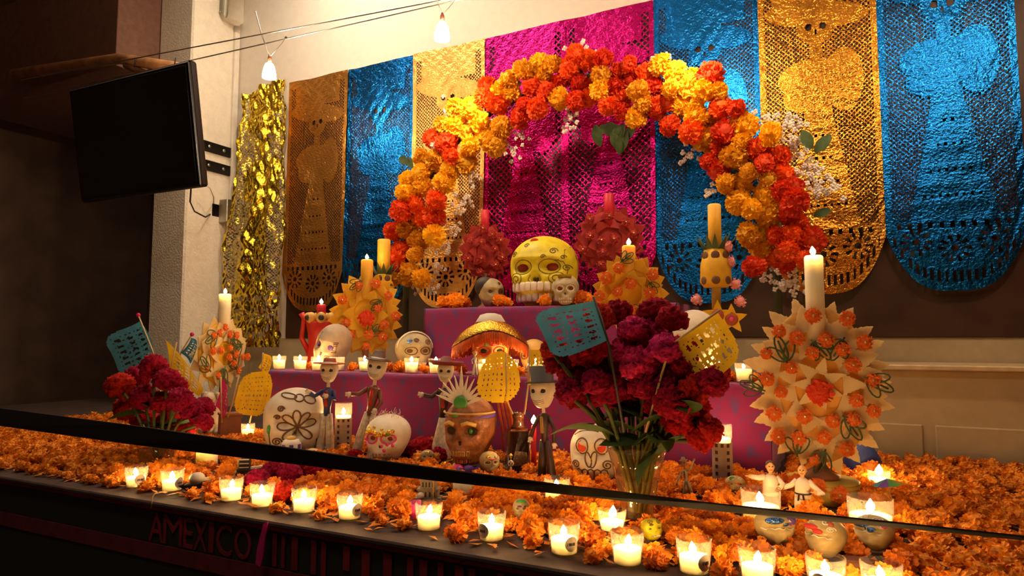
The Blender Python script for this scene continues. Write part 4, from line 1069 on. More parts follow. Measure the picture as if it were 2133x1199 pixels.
# big white skull with painted flower
p = PZ(614, 946); m_ = S(p)
fl = petals(-.0, .46, .24, .062, [R(a) for a in (15, 55, 95, 135, 178, 225, 315)])
LW = fl + [[(0, .46), (-.02, .34), (-.06, .24), (-.02, .14), (.02, .12)], spiral(-.24, .25, .06, 1.7), spiral(-.20, .72, .045, 1.6), spiral(-.24, .60, .04, 1.5, flip=-1), loop(-.10, .90, .09, .035, a=-.2), loop(.02, .87, .055, .05), loop(.15, .84, .08, .05, a=-.5), spiral(.27, .24, .04), [(-.30, .10), (-.31, .2), (-.33, .36), (-.32, .44)]]
skull('large white skull painted with a brown seven-petal flower, left of the tall jar', p, 138 * m_, face(p, 4), M['bone'], wide=1.16, lines=LW, linem='brownline', lr=.012, eyes=None, nose=False, jaw=.02, ft=.13, nu=64, nv=44,
      extras=lambda t, K, h: (blob(t, K, h, -.33, .42, .035, .07, 'greenpaint', 'green_leaf_paint', .03), blob(t, K, h, .315, .27, .03, .05, 'brownline', 'brown_spot', .03)))
# white skull with purple eye, tilted, on the tier
p = on(680, 2.54, T1); m_ = S(p)
skull('tilted white skull with purple eyes and a cheek spiral under the yellow scale candle', p, 98 * m_, face(p, -34), M['bonetan'], wide=.80, eyes='purplepaint', eyescale=1.3, nosem='purplepaint', lines=[spiral(.2, .30, .07, 1.8)] + [[(.26, .45 + k * .035), (.33, .46 + k * .035)] for k in range(7)] + [[(-.12, .8 - .04 * k), (-.24, .62 - .06 * k)] for k in range(4)], linem='brownline', lr=.010, teeth=6, ry=R(18))
# patterned skull on the tier
p = on(862, 2.62, T1); m_ = S(p)
skull('grey patterned skull with blue foil behind the tier votives', p, 78 * m_, face(p, 20), M['olivebone'], wide=1.25, lines=[loop(.155, .53, .12, .1), loop(-.155, .53, .12, .1), spiral(.22, .75, .08), spiral(-.05, .8, .06)], linem='brownline', lr=.014, eyes='brownline', teeth=6, extras=lambda t, K, h: (blob(t, K, h, -.18, .78, .09, .05, 'bluefoil', 'blue_foil'), MB().tube([(math.cos(a) * .5 * h, -.1 * h, .6 * h + math.sin(a) * .44 * h) for a in np.linspace(0, PI, 14)], .018 * h, 6).build('white_icing', M['whiteicing'], t)))
# skull behind narrow yellow flag
p = on(1112, 2.62, T1); m_ = S(p)
skull('brown patterned skull partly behind the narrow yellow flag', p, 72 * m_, face(p, -20), M['tan'], wide=1.0, eyes='brownline', lines=[loop(-.155, .53, .12, .1), spiral(-.2, .8, .06)], linem='brownline', lr=.014, teeth=6)
# sequin skull
p = PZ(808, 966); m_ = S(p); p[2] += .012
def ex(t, K, h):
    patch(t, K, h, [(-.25 + k * .06, .66 + .03 * math.sin(k)) for k in range(9)], 'gold', 'gold_foil', .05)
    patch(t, K, h, [(-.2, .74), (-.1, .76), (.05, .73), (-.05, .60), (.02, .62)], 'gold', 'gold_sequin', .04)
    patch(t, K, h, [(.12, .62), (.17, .64)], 'greenpaint', 'green_sequin', .045)
    patch(t, K, h, [(.2, .52), (.22, .58)], 'silver', 'silver_sequin', .05)
    patch(t, K, h, [(-.28, .4), (-.3, .5), (.05, .38), (.1, .3), (.15, .42), (.24, .4)], 'pink', 'pink_icing', .04)
    b = MB(); rr = np.random.default_rng(3)
    for k in range(60):
        a = rr.uniform(0, PI); c = np.array([math.cos(a) * .38, rr.uniform(-.2, .2), .62 + math.sin(a) * .36]) * h
        b.tube([c * .97, c * 1.0 + rr.normal(0, .02 * h, 3) + [0, 0, .06 * h], c + rr.normal(0, .05 * h, 3) + [0, 0, .08 * h]], .004 * h, 4)
    o = b.build('white_fuzz', M['whiteicing'], t); o['kind'] = 'stuff'
skull('white fuzzy skull with gold foil and sequin face in front of the purple cloth', p, 96 * m_, face(p, -24), M['bonew'], wide=1.2, deep=1.15, eyes='redeye', eyescale=.8, lines=[loop(.155, .53, .12, .1), loop(-.155, .53, .12, .1)], linem='pink', lr=.02, teeth=6, extras=ex, ft=.09)
# amaranth skull with fan crest
p = PZ(980, 978); m_ = S(p); p[2] += .02
def ex(t, K, h):
    for sx in (-1, 1): K2 = [(sx * .06, .63), (sx * .15, .66), (sx * .26, .62)]; bb = MB(); K.line(bb, K2, .03 * h, 6); bb.build('tan_brow', M['tan'], t)
    blob(t, K, h, .155, .53, .045, .05, 'greenpaint', 'green_eye_gem', .07)
    blob(t, K, h, -.06, .76, .05, .04, 'greenpaint', 'forehead_gem', .03)
    fe = leafplate('crest_feather', .36 * h, .036 * h); fe.materials.append(M['whiteicing'])
    for k in range(11):
        a = R(-72 + 144 * k / 10); o = link('crest_feather', fe, None, t, (-.02 * h + math.sin(a) * .11 * h, -.30 * h, .90 * h + math.cos(a) * .11 * h)); o.rotation_euler = (0, a, 0)
        s = 1.25 if k == 5 else .9; o.scale = (s, 1, s)
    MB().ball((-.02 * h, -.33 * h, .92 * h), (.11 * h, .03 * h, .11 * h), 18, 8).build('green_crest_disc', M['greenpaint'], t)
    MB().tube([(math.sin(a) * .385 * h, -math.cos(a) * .44 * h, .78 * h) for a in np.linspace(-1.3, 1.6, 18)], .014 * h, 6).build('beaded_band', M['tan'], t)
    MB().ball((0, 0, .72 * h), (.385 * h, .43 * h, .07 * h), 24, 8).build('purple_headband', M['purplepaint'], t)
    b = MB(); [b.tube([(x * h, .3 * h, .9 * h), (x * 1.15 * h, .36 * h, .5 * h), (x * 1.2 * h, .38 * h, .15 * h)], .02 * h, 5) for x in (.32, .38, .44, .48)]
    b.build('orange_tassels', M['orangefur'], t)
skull('glossy brown amaranth skull wearing a white feather fan crest', p, 140 * m_, face(p, -24), M['choc'], wide=.92, deep=1.05, eyes='ink', eyescale=1.35, teeth=6, teethw=.17, gap=.11, zt=.22, toothm='tan', extras=ex, ft=.12)
# white outlined skull left of the vase
p = PZ(1238, 1006); m_ = S(p)
LO = [loop(.155, .62, .10, .13), loop(-.155, .62, .10, .13), loop(.035, .40, .045, .13, a=-.15), loop(-.05, .40, .045, .12, a=.2), spiral(.25, .32, .085, 1.7), spiral(-.25, .32, .07, 1.7, flip=-1), [(-.3, .8), (-.2, .86), (-.05, .88), (.1, .86)]] + [[(x - .05, .18), (x - .04, .23), (x, .25), (x + .04, .23), (x + .05, .18), (x + .045, .1)] for x in (-.2, -.1, 0, .1, .2)]
def ex(t, K, h):
    for sx in (-1, 1): blob(t, K, h, sx * .155, .62, .075, .10, 'rosr', 'orange_eye', .02)
skull('white skull with bold brown outlines and orange eyes left of the vase', p, 122 * m_, face(p, -8), M['bone'], wide=1.05, lines=LO, linem='brownline', lr=.012, eyes=None, nose=False, extras=ex, jaw=.1, ft=.09, rx=R(-8))
# sombrero skull
p = on(1022, 2.50, T1); m_ = S(p)
def ex(t, K, h):
    z = .98 * h
    W = 80 * S(p)
    def wp(b):
        V = np.array(b.V); V[:, 2] += -.30 * W * np.clip(np.abs(V[:, 0]) / W - .15, 0, 2) ** 1.6 + .22 * W * np.clip(-V[:, 1] / W, -1, 1) * (1 - .6 * np.abs(V[:, 0]) / W)
        b.V = [tuple(v) for v in V]; return b
    wp(MB().lathe([(W * .96, z - .046), (W * .72, z - .018), (W * .42, z - .006)], 48, close=True, sy=.9)).build('brim_lining', M['orangefur'], t)
    wp(MB().lathe([(W * .45, z + .020), (W * .75, z + .004), (W * .97, z - .030), (W, z - .040), (W * .97, z - .046), (W * .72, z - .012), (W * .42, z)], 48, close=True, sy=.9)).build('hat_brim', M['hatdark'], t)
    wp(MB().lathe([(W * .62, z + .0225), (W * .80, z + .010), (W * 1.0, z - .026), (W * 1.0, z - .031)], 60, close=True, rib=.01, nrib=30, sy=.9)).build('gold_braid', M['gold'], t)
    MB().lathe([(.42 * h, z), (.34 * h, z + .2 * h), (.24 * h, z + .36 * h), (.1 * h, z + .40 * h)], 24).build('hat_crown', M['cream'], t)
    MB().lathe([(.40 * h, z + .10 * h), (.35 * h, z + .20 * h)], 24, close=True).build('hat_band', M['hatdark'], t)
    b = MB(); rr = np.random.default_rng(8)
    for k in range(150):
        a = 2 * PI * k / 150; x, y = math.cos(a) * W * .97, math.sin(a) * W * .97 * .9
        b.tube([(x, y, z - .036), (x * 1.02, y * 1.02, z - .055), (x * (1.0 + rr.uniform(-.02, .04)), y * 1.01, z - .075 - rr.uniform(0, .012))], [.006, .006, .003], 4)
    o = wp(b).build('orange_fringe', M['orangefur'], t); o['kind'] = 'stuff'
    patch(t, K, h, [(-.3, .62), (.3, .62), (-.35, .5)], 'gold', 'gold_tassel', .06)
    patch(t, K, h, [(-.1, .14), (0, .12), (.1, .14), (.2, .16)], 'pink', 'pink_lips', .06)
    patch(t, K, h, [(0, .70), (.12, .72)], 'redpaint', 'red_flowers', .07)
    patch(t, K, h, [(-.12, .68)], 'greenpaint', 'green_flower', .05)
skull('painted skull under a wide sombrero with gold braid and orange fringe', p, 92 * m_, face(p, 4), M['tan'], wide=1.05, eyes='ink', teeth=6, lines=[loop(.155, .53, .115, .1), loop(-.155, .53, .115, .1)], linem='redicing', lr=.016, extras=ex)
# low sugar skulls of the ledge
def sugar(label, px, py, hpx, off, lines, lm, foils, wide=1.15, rx=-.25, m='sugar', eyes='brownline'):
    p = PZ(px, py); mm = S(p); p[2] += .012
    def ex(t, K, h):
        for (x, z, a, b_, mt, nm) in foils: blob(t, K, h, x, z, a, b_, mt, nm, .05)
    skull(label, p, hpx * mm, face(p, off), M[m], wide=wide, deep=1.15, lines=lines, linem=lm, lr=.018, eyes=eyes, eyescale=.7, nose=bool(eyes), teeth=5 if eyes else 0, rows=1, extras=ex, ft=hpx * mm * .26, nu=32, nv=24, rx=rx)
sq = [spiral(.15, .8, .1), spiral(-.15, .82, .09), loop(.155, .53, .12, .1), loop(-.155, .53, .12, .1)]
sugar('sugar skull with blue foil brow on the ledge, left of the red iced one', 1618, 1152, 78, 18, [spiral(.15, .86, .09), spiral(-.12, .88, .08), [(-.34, .5), (-.26, .46), (-.18, .5), (-.1, .46), (-.02, .5), (.06, .46), (.14, .5), (.22, .46), (.3, .5)], spiral(.26, .7, .07)], 'whiteicing', [(-.1, .68, .26, .09, 'bluefoil', 'blue_foil'), (.24, .70, .16, .13, 'purplepaint', 'purple_bow'), (.26, .6, .05, .03, 'pink', 'pink_dab'), (.05, .82, .09, .07, 'gold', 'gold_dab'), (.12, .60, .10, .06, 'bluefoil', 'blue_foil')], 1.3, eyes=None)
sugar('sugar skull with red icing on the ledge between two blue foil skulls', 1716, 1172, 82, -30, [spiral(.15, .86, .09), spiral(-.12, .88, .08), [(-.34, .5), (-.26, .46), (-.18, .5), (-.1, .46), (-.02, .5), (.06, .46), (.14, .5), (.22, .46), (.3, .5)], spiral(.26, .7, .07)] + [[(-.3, .6), (-.2, .64), (-.1, .58), (0, .62), (.1, .55), (.2, .58)]], 'whiteicing', [(-.12, .68, .20, .07, 'redicing', 'red_icing'), (.04, .60, .14, .07, 'redicing', 'red_icing'), (.22, .82, .10, .08, 'hatred', 'brown_dab')], 1.2, eyes=None)
sugar('sugar skull with blue foil and pink dabs at the right edge of the ledge', 1818, 1158, 72, -24, [spiral(.15, .86, .09), spiral(-.12, .88, .08), [(-.34, .5), (-.26, .46), (-.18, .5), (-.1, .46), (-.02, .5), (.06, .46), (.14, .5), (.22, .46), (.3, .5)], spiral(.26, .7, .07)], 'whiteicing', [(-.12, .68, .26, .10, 'bluefoil', 'blue_foil'), (.06, .58, .16, .08, 'bluefoil', 'blue_foil'), (.12, .82, .10, .05, 'pink', 'pink_dab'), (.28, .72, .12, .05, 'pink', 'pink_dab')], 1.35, eyes=None)
sugar('small green topped sugar skull in marigolds before the printed jar', 1533, 1038, 38, 10, sq[:2], 'whiteicing', [(-.15, .82, .16, .12, 'greenpaint', 'green_icing'), (.05, .55, .14, .05, 'redicing', 'red_icing')], 1.35)
sugar('small yellow sugar skull on the ledge at the foot of the vase', 1360, 1136, 44, 30, sq[:2], 'olive', [(-.15, .7, .12, .05, 'olive', 'olive_dab')], 1.4, m='yskull')
sugar('small sugar skull with green and blue band on the ledge', 1086, 1092, 42, 0, sq[2:], 'whiteicing', [(0, .84, .26, .10, 'greenpaint', 'green_icing'), (-.08, .62, .12, .05, 'purplepaint', 'purple_foil'), (.14, .62, .09, .05, 'bluefoil', 'blue_foil')], 1.1)
sugar('small sugar skull with ringed eyes and gold foil before the amaranth skull', 1020, 994, 46, 14, sq[2:], 'whiteicing', [(-.12, .78, .14, .06, 'gold', 'gold_foil'), (.16, .74, .06, .08, 'silver', 'silver_foil'), (0, .66, .2, .03, 'redicing', 'red_icing')], 1.15, rx=-.1)
sugar('tiny sugar skull with an orange eye left of the amaranth skull', 890, 976, 32, 0, sq[2:], 'whiteicing', [(0, .8, .2, .05, 'gold', 'gold_foil')], 1.2)

# ================================================================== SKELETON FIGURES
def hatmesh(t, kind, r, z, m, y=0.0, tilt=0.0):
    e = t
    if kind == 'flat':   pr = [(r * .62, z + r * .62), (r * .74, z + r * .1), (r * .8, z), (r * 1.75, z + r * .10), (r * 1.8, z + r * .02), (r * .75, z - r * .1)]
    elif kind == 'felt': pr = [(r * .25, z + r * .95), (r * .52, z + r * .85), (r * .72, z + r * .15), (r * 1.35, z + r * .02), (r * 1.38, z - r * .06), (r * .7, z - r * .06)]
    elif kind == 'top':  pr = [(r * .95, z + r * 1.2), (r * .9, z + r * .05), (r * 1.4, z), (r * 1.4, z - r * .08), (r * .85, z - r * .08)]
    else:                pr = [(r * .35, z + r * 1.0), (r * .6, z + r * .85), (r * .85, z + r * .35), (r * 1.5, z + r * .10), (r * 2.0, z + r * .45), (r * 2.02, z + r * .38), (r * 1.5, z - r * .02), (r * .8, z - r * .05)]
    o = MB().lathe(pr, 28).build('hat', m, t, loc=(0, y, 0))
    if tilt: o.rotation_euler = (0, tilt, 0)
    return o
def skeleton(label, px, py, Hpx, off, hat, hatm, jacket, legs, arms, skirt=False, headw=.085, lean=0.0, shirt=None, group='skeleton figures', spread=.06, twist=0.0, plane=None, face_m='bone'):
    p = PZ(px, py) if plane is None else on(px, *plane)
    H = Hpx * S(p)
    t = thing('skeleton_figure', label, 'figurine', p, face(p, off), group, ry=lean)
    if plane is None: foot(p, .045)
    if skirt:
        MB().lathe([(.095 * H, 0), (.10 * H, .01 * H), (.085 * H, .15 * H), (.05 * H, .34 * H), (.028 * H, .47 * H)], 24, rib=.05, nrib=12).build('skirt', M[legs], t)
    else:
        for s in (-1, 1):
            MB().tube([(s * spread * H * 1.15, -.0 * H, 0), (s * spread * H * 1.1, 0, .02 * H), (s * spread * H * .85, 0, .22 * H), (s * .025 * H, 0, .44 * H)], [.050 * H, .050 * H, .042 * H, .034 * H], 10).build('leg', M[legs], t)
            b = MB()
            for q in (-.018, .0, .018): b.tube([(s * spread * H * 1.12 + q * H, -.040 * H, .02 * H), (s * spread * H * .85 + q * H, -.035 * H, .22 * H), (s * .03 * H + q * H * .7, -.03 * H, .42 * H)], .0022 * H, 4)
            b.build('trouser_stripe', M['brownline'], t)
            MB().ball((s * spread * H * 1.15, -.02 * H, .012 * H), (.035 * H, .06 * H, .018 * H), 10, 6).build('shoe', M['ink'], t)
    MB().tube([(0, 0, .42 * H), (0, 0, .50 * H), (0, 0, .60 * H), (0, 0, .68 * H), (0, 0, .715 * H)], [.038 * H, .036 * H, .055 * H, .062 * H, .02 * H], 12).build('jacket', M[jacket], t)
    MB().box((0, -.050 * H, .60 * H), (.035 * H, .03 * H, .17 * H), bev=.008 * H).build('shirt_front', M[shirt or 'redpaint'], t)
    b = MB(); b.tube([(0, 0, .70 * H), (0, -.005 * H, .79 * H)], [.02 * H, .017 * H], 8); b.build('neck', M[face_m], t)
    for s, pts in zip((-1, 1), arms):
        P = [(s * .055 * H, 0, .675 * H)] + [(x * H, y * H, z * H) for x, y, z in pts]
        MB().tube(P, [.024 * H] + [.021 * H] * (len(P) - 1), 8).build('sleeve', M[jacket], t)
        e = np.array(P[-1]); d = e - np.array(P[-2]); d /= np.linalg.norm(d)
        hb = MB(); hb.ball(e + d * .02 * H, (.026 * H, .022 * H, .024 * H), 10, 7)
        sd = np.cross(d, [0, 1, 0.2]); sd /= np.linalg.norm(sd) + 1e-9
        for q in (-1.2, -.4, .4, 1.2): hb.tube([e + d * .03 * H + sd * q * .010 * H, e + d * .058 * H + sd * q * .013 * H], [.0065 * H, .005 * H], 5)
        hb.tube([e + d * .015 * H + sd * .02 * H, e + d * .035 * H + sd * .034 * H], [.007 * H, .005 * H], 5)
        hb.build('hand', M[face_m], t)
    hr = headw * H
    K = Skull(hr * 2.25, .95, .95, .25)
    hm = link('head', K.mesh(26, 20), M[face_m], t, (0, 0, .765 * H)); hm.rotation_euler = (0, 0, twist)
    hh = hr * 2.25
    b = MB()
    for sx in (-1, 1):
        c = K.front(np.array([sx * .155]), np.array([.53]))[0]; b.ball(c - [0, .02 * hh, 0], (.10 * hh, .05 * hh, .085 * hh), 10, 6)
    c = K.front(np.array([0.]), np.array([.37]))[0]; b.ball(c - [0, .02 * hh, 0], (.03 * hh, .02 * hh, .045 * hh), 8, 6)
    b.build('eye_sockets', M['ink'], hm)
    b = MB()
    for zz in (.25, .20, .15): K.line(b, [(-.2, zz + .03), (-.1, zz), (0, zz - .01), (.1, zz), (.2, zz + .03)], .008 * hh, 4)
    b.build('mouth_lines', M['brownline'], hm)
    hatmesh(t, hat, hr * .88, .765 * H + hh * .80, M[hatm])
    return t
skeleton('skeleton figure in a red brown hat and striped trousers beside the flower skull', 676, 950, 200, -18, 'flat', 'hatred', 'bluepaint', 'straw', [[(-.13, -.03, .62), (-.17, -.06, .655)], [(.09, -.05, .60), (.03, -.085, .625)]], lean=R(2), headw=.108, spread=.05)
skeleton('skeleton figure in a dark felt hat reaching out its left arm', 757, 954, 214, -20, 'felt', 'hatdark', 'brownsuit', 'straw', [[(-.13, -.03, .61), (-.20, -.05, .60)], [(.10, -.02, .56), (.075, -.07, .50)]], lean=R(8), headw=.112, spread=.075)
skeleton('skeleton figure in a maroon sombrero and long grey skirt', 917, 958, 210, -6, 'sombrero', 'maroon', 'suit', 'straw', [[(-.12, -.02, .62), (-.20, -.03, .635)], [(.08, -.04, .60), (.02, -.08, .635)]], skirt=True, lean=R(3), headw=.098)
skeleton('large skeleton figure in a dark suit and black hat left of the red bouquet', 1140, 1008, 205, -28, 'top', 'ink', 'suit', 'suit', [[(-.10, -.04, .58), (-.12, -.08, .48)], [(.11, -.0, .56), (.12, -.03, .42)]], lean=R(-3), headw=.150, spread=.055, shirt='tan')
skeleton('tiny white skeleton figure standing on the purple tier under the sombrero', 990, 0, 54, 0, 'felt', 'bone', 'bone', 'bone', [[(-.13, 0, .6), (-.11, -.05, .5)], [(.13, 0, .6), (.1, -.05, .55)]], plane=(2.385, T1), shirt='whiteicing')

# clay figurines in white
def clay_figure(label, px, py, Hpx, off, arms, pants, belt=False, hair='hatdark'):
    p = PZ(px, py); H = Hpx * S(p); t = thing('clay_figurine', label, 'figurine', p, face(p, off), 'white-clad clay figurines'); foot(p, .028)
    for s in (-1, 1): MB().tube([(s * .085 * H, 0, 0), (s * .08 * H, 0, .2 * H), (s * .06 * H, 0, .40 * H)], [.082 * H, .085 * H, .09 * H], 12).build('trouser_leg', M[pants], t)
    MB().tube([(0, 0, .33 * H), (0, 0, .36 * H), (0, 0, .52 * H), (0, 0, .66 * H), (0, 0, .71 * H), (0, 0, .74 * H)], [.12 * H, .155 * H, .145 * H, .14 * H, .09 * H, .05 * H], 16).build('shirt', M['cloth'], t)
    for s, pts in zip((-1, 1), arms):
        P = [(s * .10 * H, 0, .68 * H)] + [(x * H, y * H, z * H) for x, y, z in pts]
        MB().tube(P, [.06 * H] + [.052 * H] * (len(P) - 2) + [.045 * H], 10).build('sleeve', M['cloth'], t)
        e = np.array(P[-1]); d = e - np.array(P[-2]); d /= np.linalg.norm(d)
        hb = MB().ball(e + d * .02 * H, (.04 * H, .03 * H, .04 * H), 10, 7)
        for q in (-.026, -.009, .009, .026): hb.tube([e + d * .03 * H + [q * H, 0, 0], e + d * .08 * H + [q * 1.3 * H, 0, 0]], .011 * H, 5)
        hb.tube([e + d * .02 * H, e + d * .03 * H + [.045 * H, 0, .02 * H]], .011 * H, 5)
        hb.build('hand', M['skin'], t)
    MB().tube([(0, 0, .72 * H), (0, 0, .79 * H)], .035 * H, 8).build('neck', M['skin'], t)
    b = MB().ball((0, -.01 * H, .88 * H), (.075 * H, .085 * H, .105 * H), 18, 12)
    b.ball((0, -.095 * H, .87 * H), (.018 * H, .022 * H, .025 * H), 8, 6)
    for s in (-1, 1): b.ball((s * .075 * H, 0, .875 * H), (.012 * H, .02 * H, .03 * H), 8, 6)
    hd_ = b.build('head', M['skin'], t)
    e2 = MB(); [e2.ball((s * .03 * H, -.088 * H, .895 * H), .012 * H, 8, 6) for s in (-1, 1)]; e2.build('eyes', M['ink'], hd_)
    MB().tube([(-.03 * H, -.088 * H, .83 * H), (0, -.094 * H, .825 * H), (.03 * H, -.088 * H, .83 * H)], .006 * H, 5).build('mouth', M['redpaint'], hd_)
    if hair: MB().ball((0, .015 * H, .925 * H), (.082 * H, .088 * H, .075 * H), 16, 10).build('hair', M[hair], hd_)
    if belt:
        MB().lathe([(.148 * H, .425 * H), (.158 * H, .43 * H), (.158 * H, .455 * H), (.148 * H, .46 * H)], 20, close=True).build('belt', M['ink'], t)
        for s in (-1, 1): MB().box((s * .045 * H - .02 * H, -.158 * H, .375 * H), (.032 * H, .014 * H, .12 * H), rot=Matrix.Rotation(-s * .15, 3, 'Y')).build('belt_end', M['ink'], t)
clay_figure('white-shirted clay figurine with dark hair raising its right hand', 1607, 1068, 108, 8, [[(-.22, -.02, .66), (-.36, -.03, .68)], [(.22, -.02, .55), (.13, -.14, .50)]], 'hatdark')
clay_figure('bald clay figurine in white martial suit with black belt', 1674, 1074, 106, -6, [[(-.20, -.02, .58), (-.34, -.05, .52)], [(.24, -.02, .55), (.36, -.10, .48), (.26, -.16, .50)]], 'cloth', True, None)
# small brown dancer and little white figure
skeleton('small brown dancing figure with one arm raised beside the vase', 1436, 1044, 92, -20, 'felt', 'clay', 'greystone', 'greystone', [[(-.15, -.03, .55), (-.2, -.06, .42)], [(.16, -.02, .74), (.26, -.03, .90)]], lean=R(-8), spread=.09, shirt='clay', face_m='clay')
skeleton('tiny white robed figure with a tan head before the dark bottle', 1064, 992, 48, 0, 'felt', 'tan', 'whiteicing', 'whiteicing', [[(-.12, 0, .55), (-.08, -.06, .5)], [(.12, 0, .55), (.08, -.06, .5)]], skirt=True, shirt='whiteicing', face_m='tan')

# ================================================================== PAPER FLAGS
def flag(label, A, B, C, D, Y, m, stick=None, mode='lace', rnd=3.0, bow=.012, n=40, dY=(0, 0, 0, 0), tip=None, stickm='stick'):
    # A,B along the stick, D,C the free side (A-D and B-C run away from it)
    A, B, C, D = [PY(q[0], q[1], Y + d) for q, d in zip((A, B, C, D), dY)]
    org = PY(*stick[-1], Y) if stick else (A + B) / 2
    t = thing('paper_flag', label, 'paper flag', org, 0, 'cut-paper flags')
    ss, tt = np.meshgrid(np.linspace(0, 1, n + 1), np.linspace(0, 1, n + 1))
    P = (A * ((1 - ss) * (1 - tt))[..., None] + B * ((1 - ss) * tt)[..., None] + C * (ss * tt)[..., None] + D * (ss * (1 - tt))[..., None])
    P[..., 1] += bow * np.sin(ss * 3.4 + .5) + bow * .5 * np.sin(tt * 4)
    sc, tc = (ss[:-1, :-1] + ss[1:, 1:]) / 2, (tt[:-1, :-1] + tt[1:, 1:]) / 2
    x, y = sc, np.abs(tc - .5) * 2
    if mode == 'round': keep = (np.abs(sc - .5) * 2) ** rnd + y ** rnd < 1.0
    else: keep = (np.clip(x - .35, 0, 1) / .65) ** rnd + y ** (rnd * 1.6) < 1.02
    if mode != 'plain':
        k = np.random.default_rng(int(A[0] * 1000) % 997 + 3)
        band = (np.abs(np.abs(sc - .5) - .26) < .06) | (np.abs(sc - .5) < .05)
        slots = (np.sin(tc * 46 + sc * 6) > .25) & band & (y < .72)
        dots = (np.sin(tc * 60) > .55) & (np.sin(sc * 60) > .5) & (y < .8) & (sc > .12) & (sc < .88)
        if mode == 'round': slots &= (np.sin(sc * 23) > .2)
        keep &= ~(slots | (dots & (k.uniform(size=dots.shape) < .85)))
    idx = np.arange((n + 1) ** 2).reshape(n + 1, n + 1)
    q = np.stack([idx[:-1, :-1], idx[:-1, 1:], idx[1:, 1:], idx[1:, :-1]], -1)[keep]
    V = P.reshape(-1, 3) - org; used = np.unique(q); rm = np.zeros(len(V), np.int64); rm[used] = np.arange(len(used))
    link('paper', fastmesh('paper', V[used], rm[q]), M[m], t)
    if stick:
        pts = [PY(*s_, Y + .003) - org for s_ in stick]
        MB().tube(pts, .0032, 6).build('stick', M[stickm], t)
        if tip: MB().ball(pts[0], .010, 10, 7).build('tip_bead', M[tip], t)
    return t
vz = PZ(1328, 1088); VY = vz[1]
flag('blue cut-paper flag standing out of the red bouquet', (1238, 625), (1266, 708), (1160, 752), (1108, 648), VY - .10, 'ppblue', [(1236, 618), (1268, 715), (1300, 900)], bow=.015, stickm='ink', rnd=3.6)
flag('yellow lace cut-paper flag with inner slots right of the red bouquet', (1492, 648), (1402, 714), (1468, 812), (1552, 736), VY - .06, 'ppyellow', [(1500, 645), (1395, 720), (1345, 900)])
flag('yellow round fan-shaped paper flag above the dark bottle', (1002, 735), (1070, 728), (1092, 838), (985, 838), 1.98, 'ppyellow', [(1053, 735), (1056, 835), (1068, 862)], mode='round', rnd=2.2)
flag('narrow yellow paper flag on a stick beside the skull in dark hat', (1102, 728), (1101, 802), (1136, 800), (1138, 728), 2.0, 'ppyellow', [(1103, 726), (1101, 800), (1092, 862)], rnd=6)
flag('blue paper flag with yellow glints at the far left edge', (288, 668), (322, 738), (262, 790), (215, 700), 1.95, 'ppblue', [(288, 656), (322, 740), (345, 880)], tip='pppink', bow=.02)
flag('yellow paper pennant over the left red bouquet', (342, 706), (352, 784), (420, 826), (426, 806), 1.92, 'ppyellow', [(368, 712), (352, 780), (335, 900)], mode='lace', rnd=9)
flag('small teal paper flag behind the left yellow pennant', (396, 703), (376, 735), (402, 758), (414, 712), 2.15, 'ppblue', [(400, 696), (376, 735), (360, 850)], tip='pppink', rnd=9)
flag('pink pointed paper flag beside the brown pot', (460, 786), (448, 845), (470, 874), (478, 830), 2.02, 'pppink', [(460, 784), (462, 880)], rnd=4)
flag('yellow round paper flag on a stick left of the purple tier', (498, 778), (480, 862), (560, 868), (572, 770), 2.05, 'ppyellow', [(497, 785), (484, 840), (474, 868)], mode='round', rnd=3.2)
flag('small pointed yellow paper flag at the left corner of the tier', (548, 736), (538, 765), (556, 792), (570, 745), 2.20, 'ppyellow', [(548, 734), (545, 770), (520, 880)], rnd=6)

# ================================================================== BOUQUETS
rb = np.random.default_rng(21)
def vase(label, p, rb_, rt, h):
    t = thing('glass_vase', label, 'vase', p, face(p)); foot(p, rb_ * 1.3)
    MB().lathe([(rb_, 0), (rb_ * 1.02, .006), (rb_ * 1.0, h * .25), (rb_ + (rt - rb_) * .6, h * .75), (rt, h), (rt - .004, h + .001)], 40, rib=.02, nrib=14).build('glass_body', M['vaseglass'], t)
    MB().lathe([(rb_ * .8, .01), (rb_ * .9, .02), (rb_ + (rt - rb_) * .45, h * .6), (.0, h * .6)], 24).build('water', glass('cloudy_water', (0.86, 0.76, 0.56), .02), t)
    return t
m_ = S(vz)
vase('flared ribbed glass vase holding the big red bouquet', vz, 33 * m_, 60 * m_, 150 * m_)
blooms = [(1345, 700, 48, 'cockm'), (1308, 735, 40, 'cockm'), (1390, 732, 42, 'cockm'), (1335, 765, 48, 'cockm'), (1378, 780, 42, 'cock'), (1248, 668, 38, 'cock'), (1288, 655, 34, 'cock'), (1365, 655, 38, 'cock'), (1400, 668, 34, 'cock'), (1172, 752, 42, 'cock'), (1150, 728, 26, 'cock'), (1228, 735, 46, 'cock'), (1262, 775, 40, 'cock'), (1195, 780, 36, 'cock'),
          (1186, 818, 34, 'cock'), (1205, 830, 32, 'cock'), (1272, 822, 46, 'cock'), (1310, 828, 36, 'cock'), (1345, 808, 40, 'cock'), (1398, 800, 42, 'cock'), (1428, 770, 38, 'cock'), (1445, 815, 38, 'cock'), (1400, 845, 46, 'cock'), (1440, 850, 40, 'cock'), (1480, 800, 36, 'cock'), (1498, 780, 26, 'cock'), (1368, 848, 36, 'cock'), (1410, 880, 38, 'cock'), (1455, 912, 38, 'cock'), (1478, 895, 30, 'cock'), (1240, 800, 34, 'cock'), (1320, 690, 34, 'cockm'), (1430, 730, 32, 'cock')]
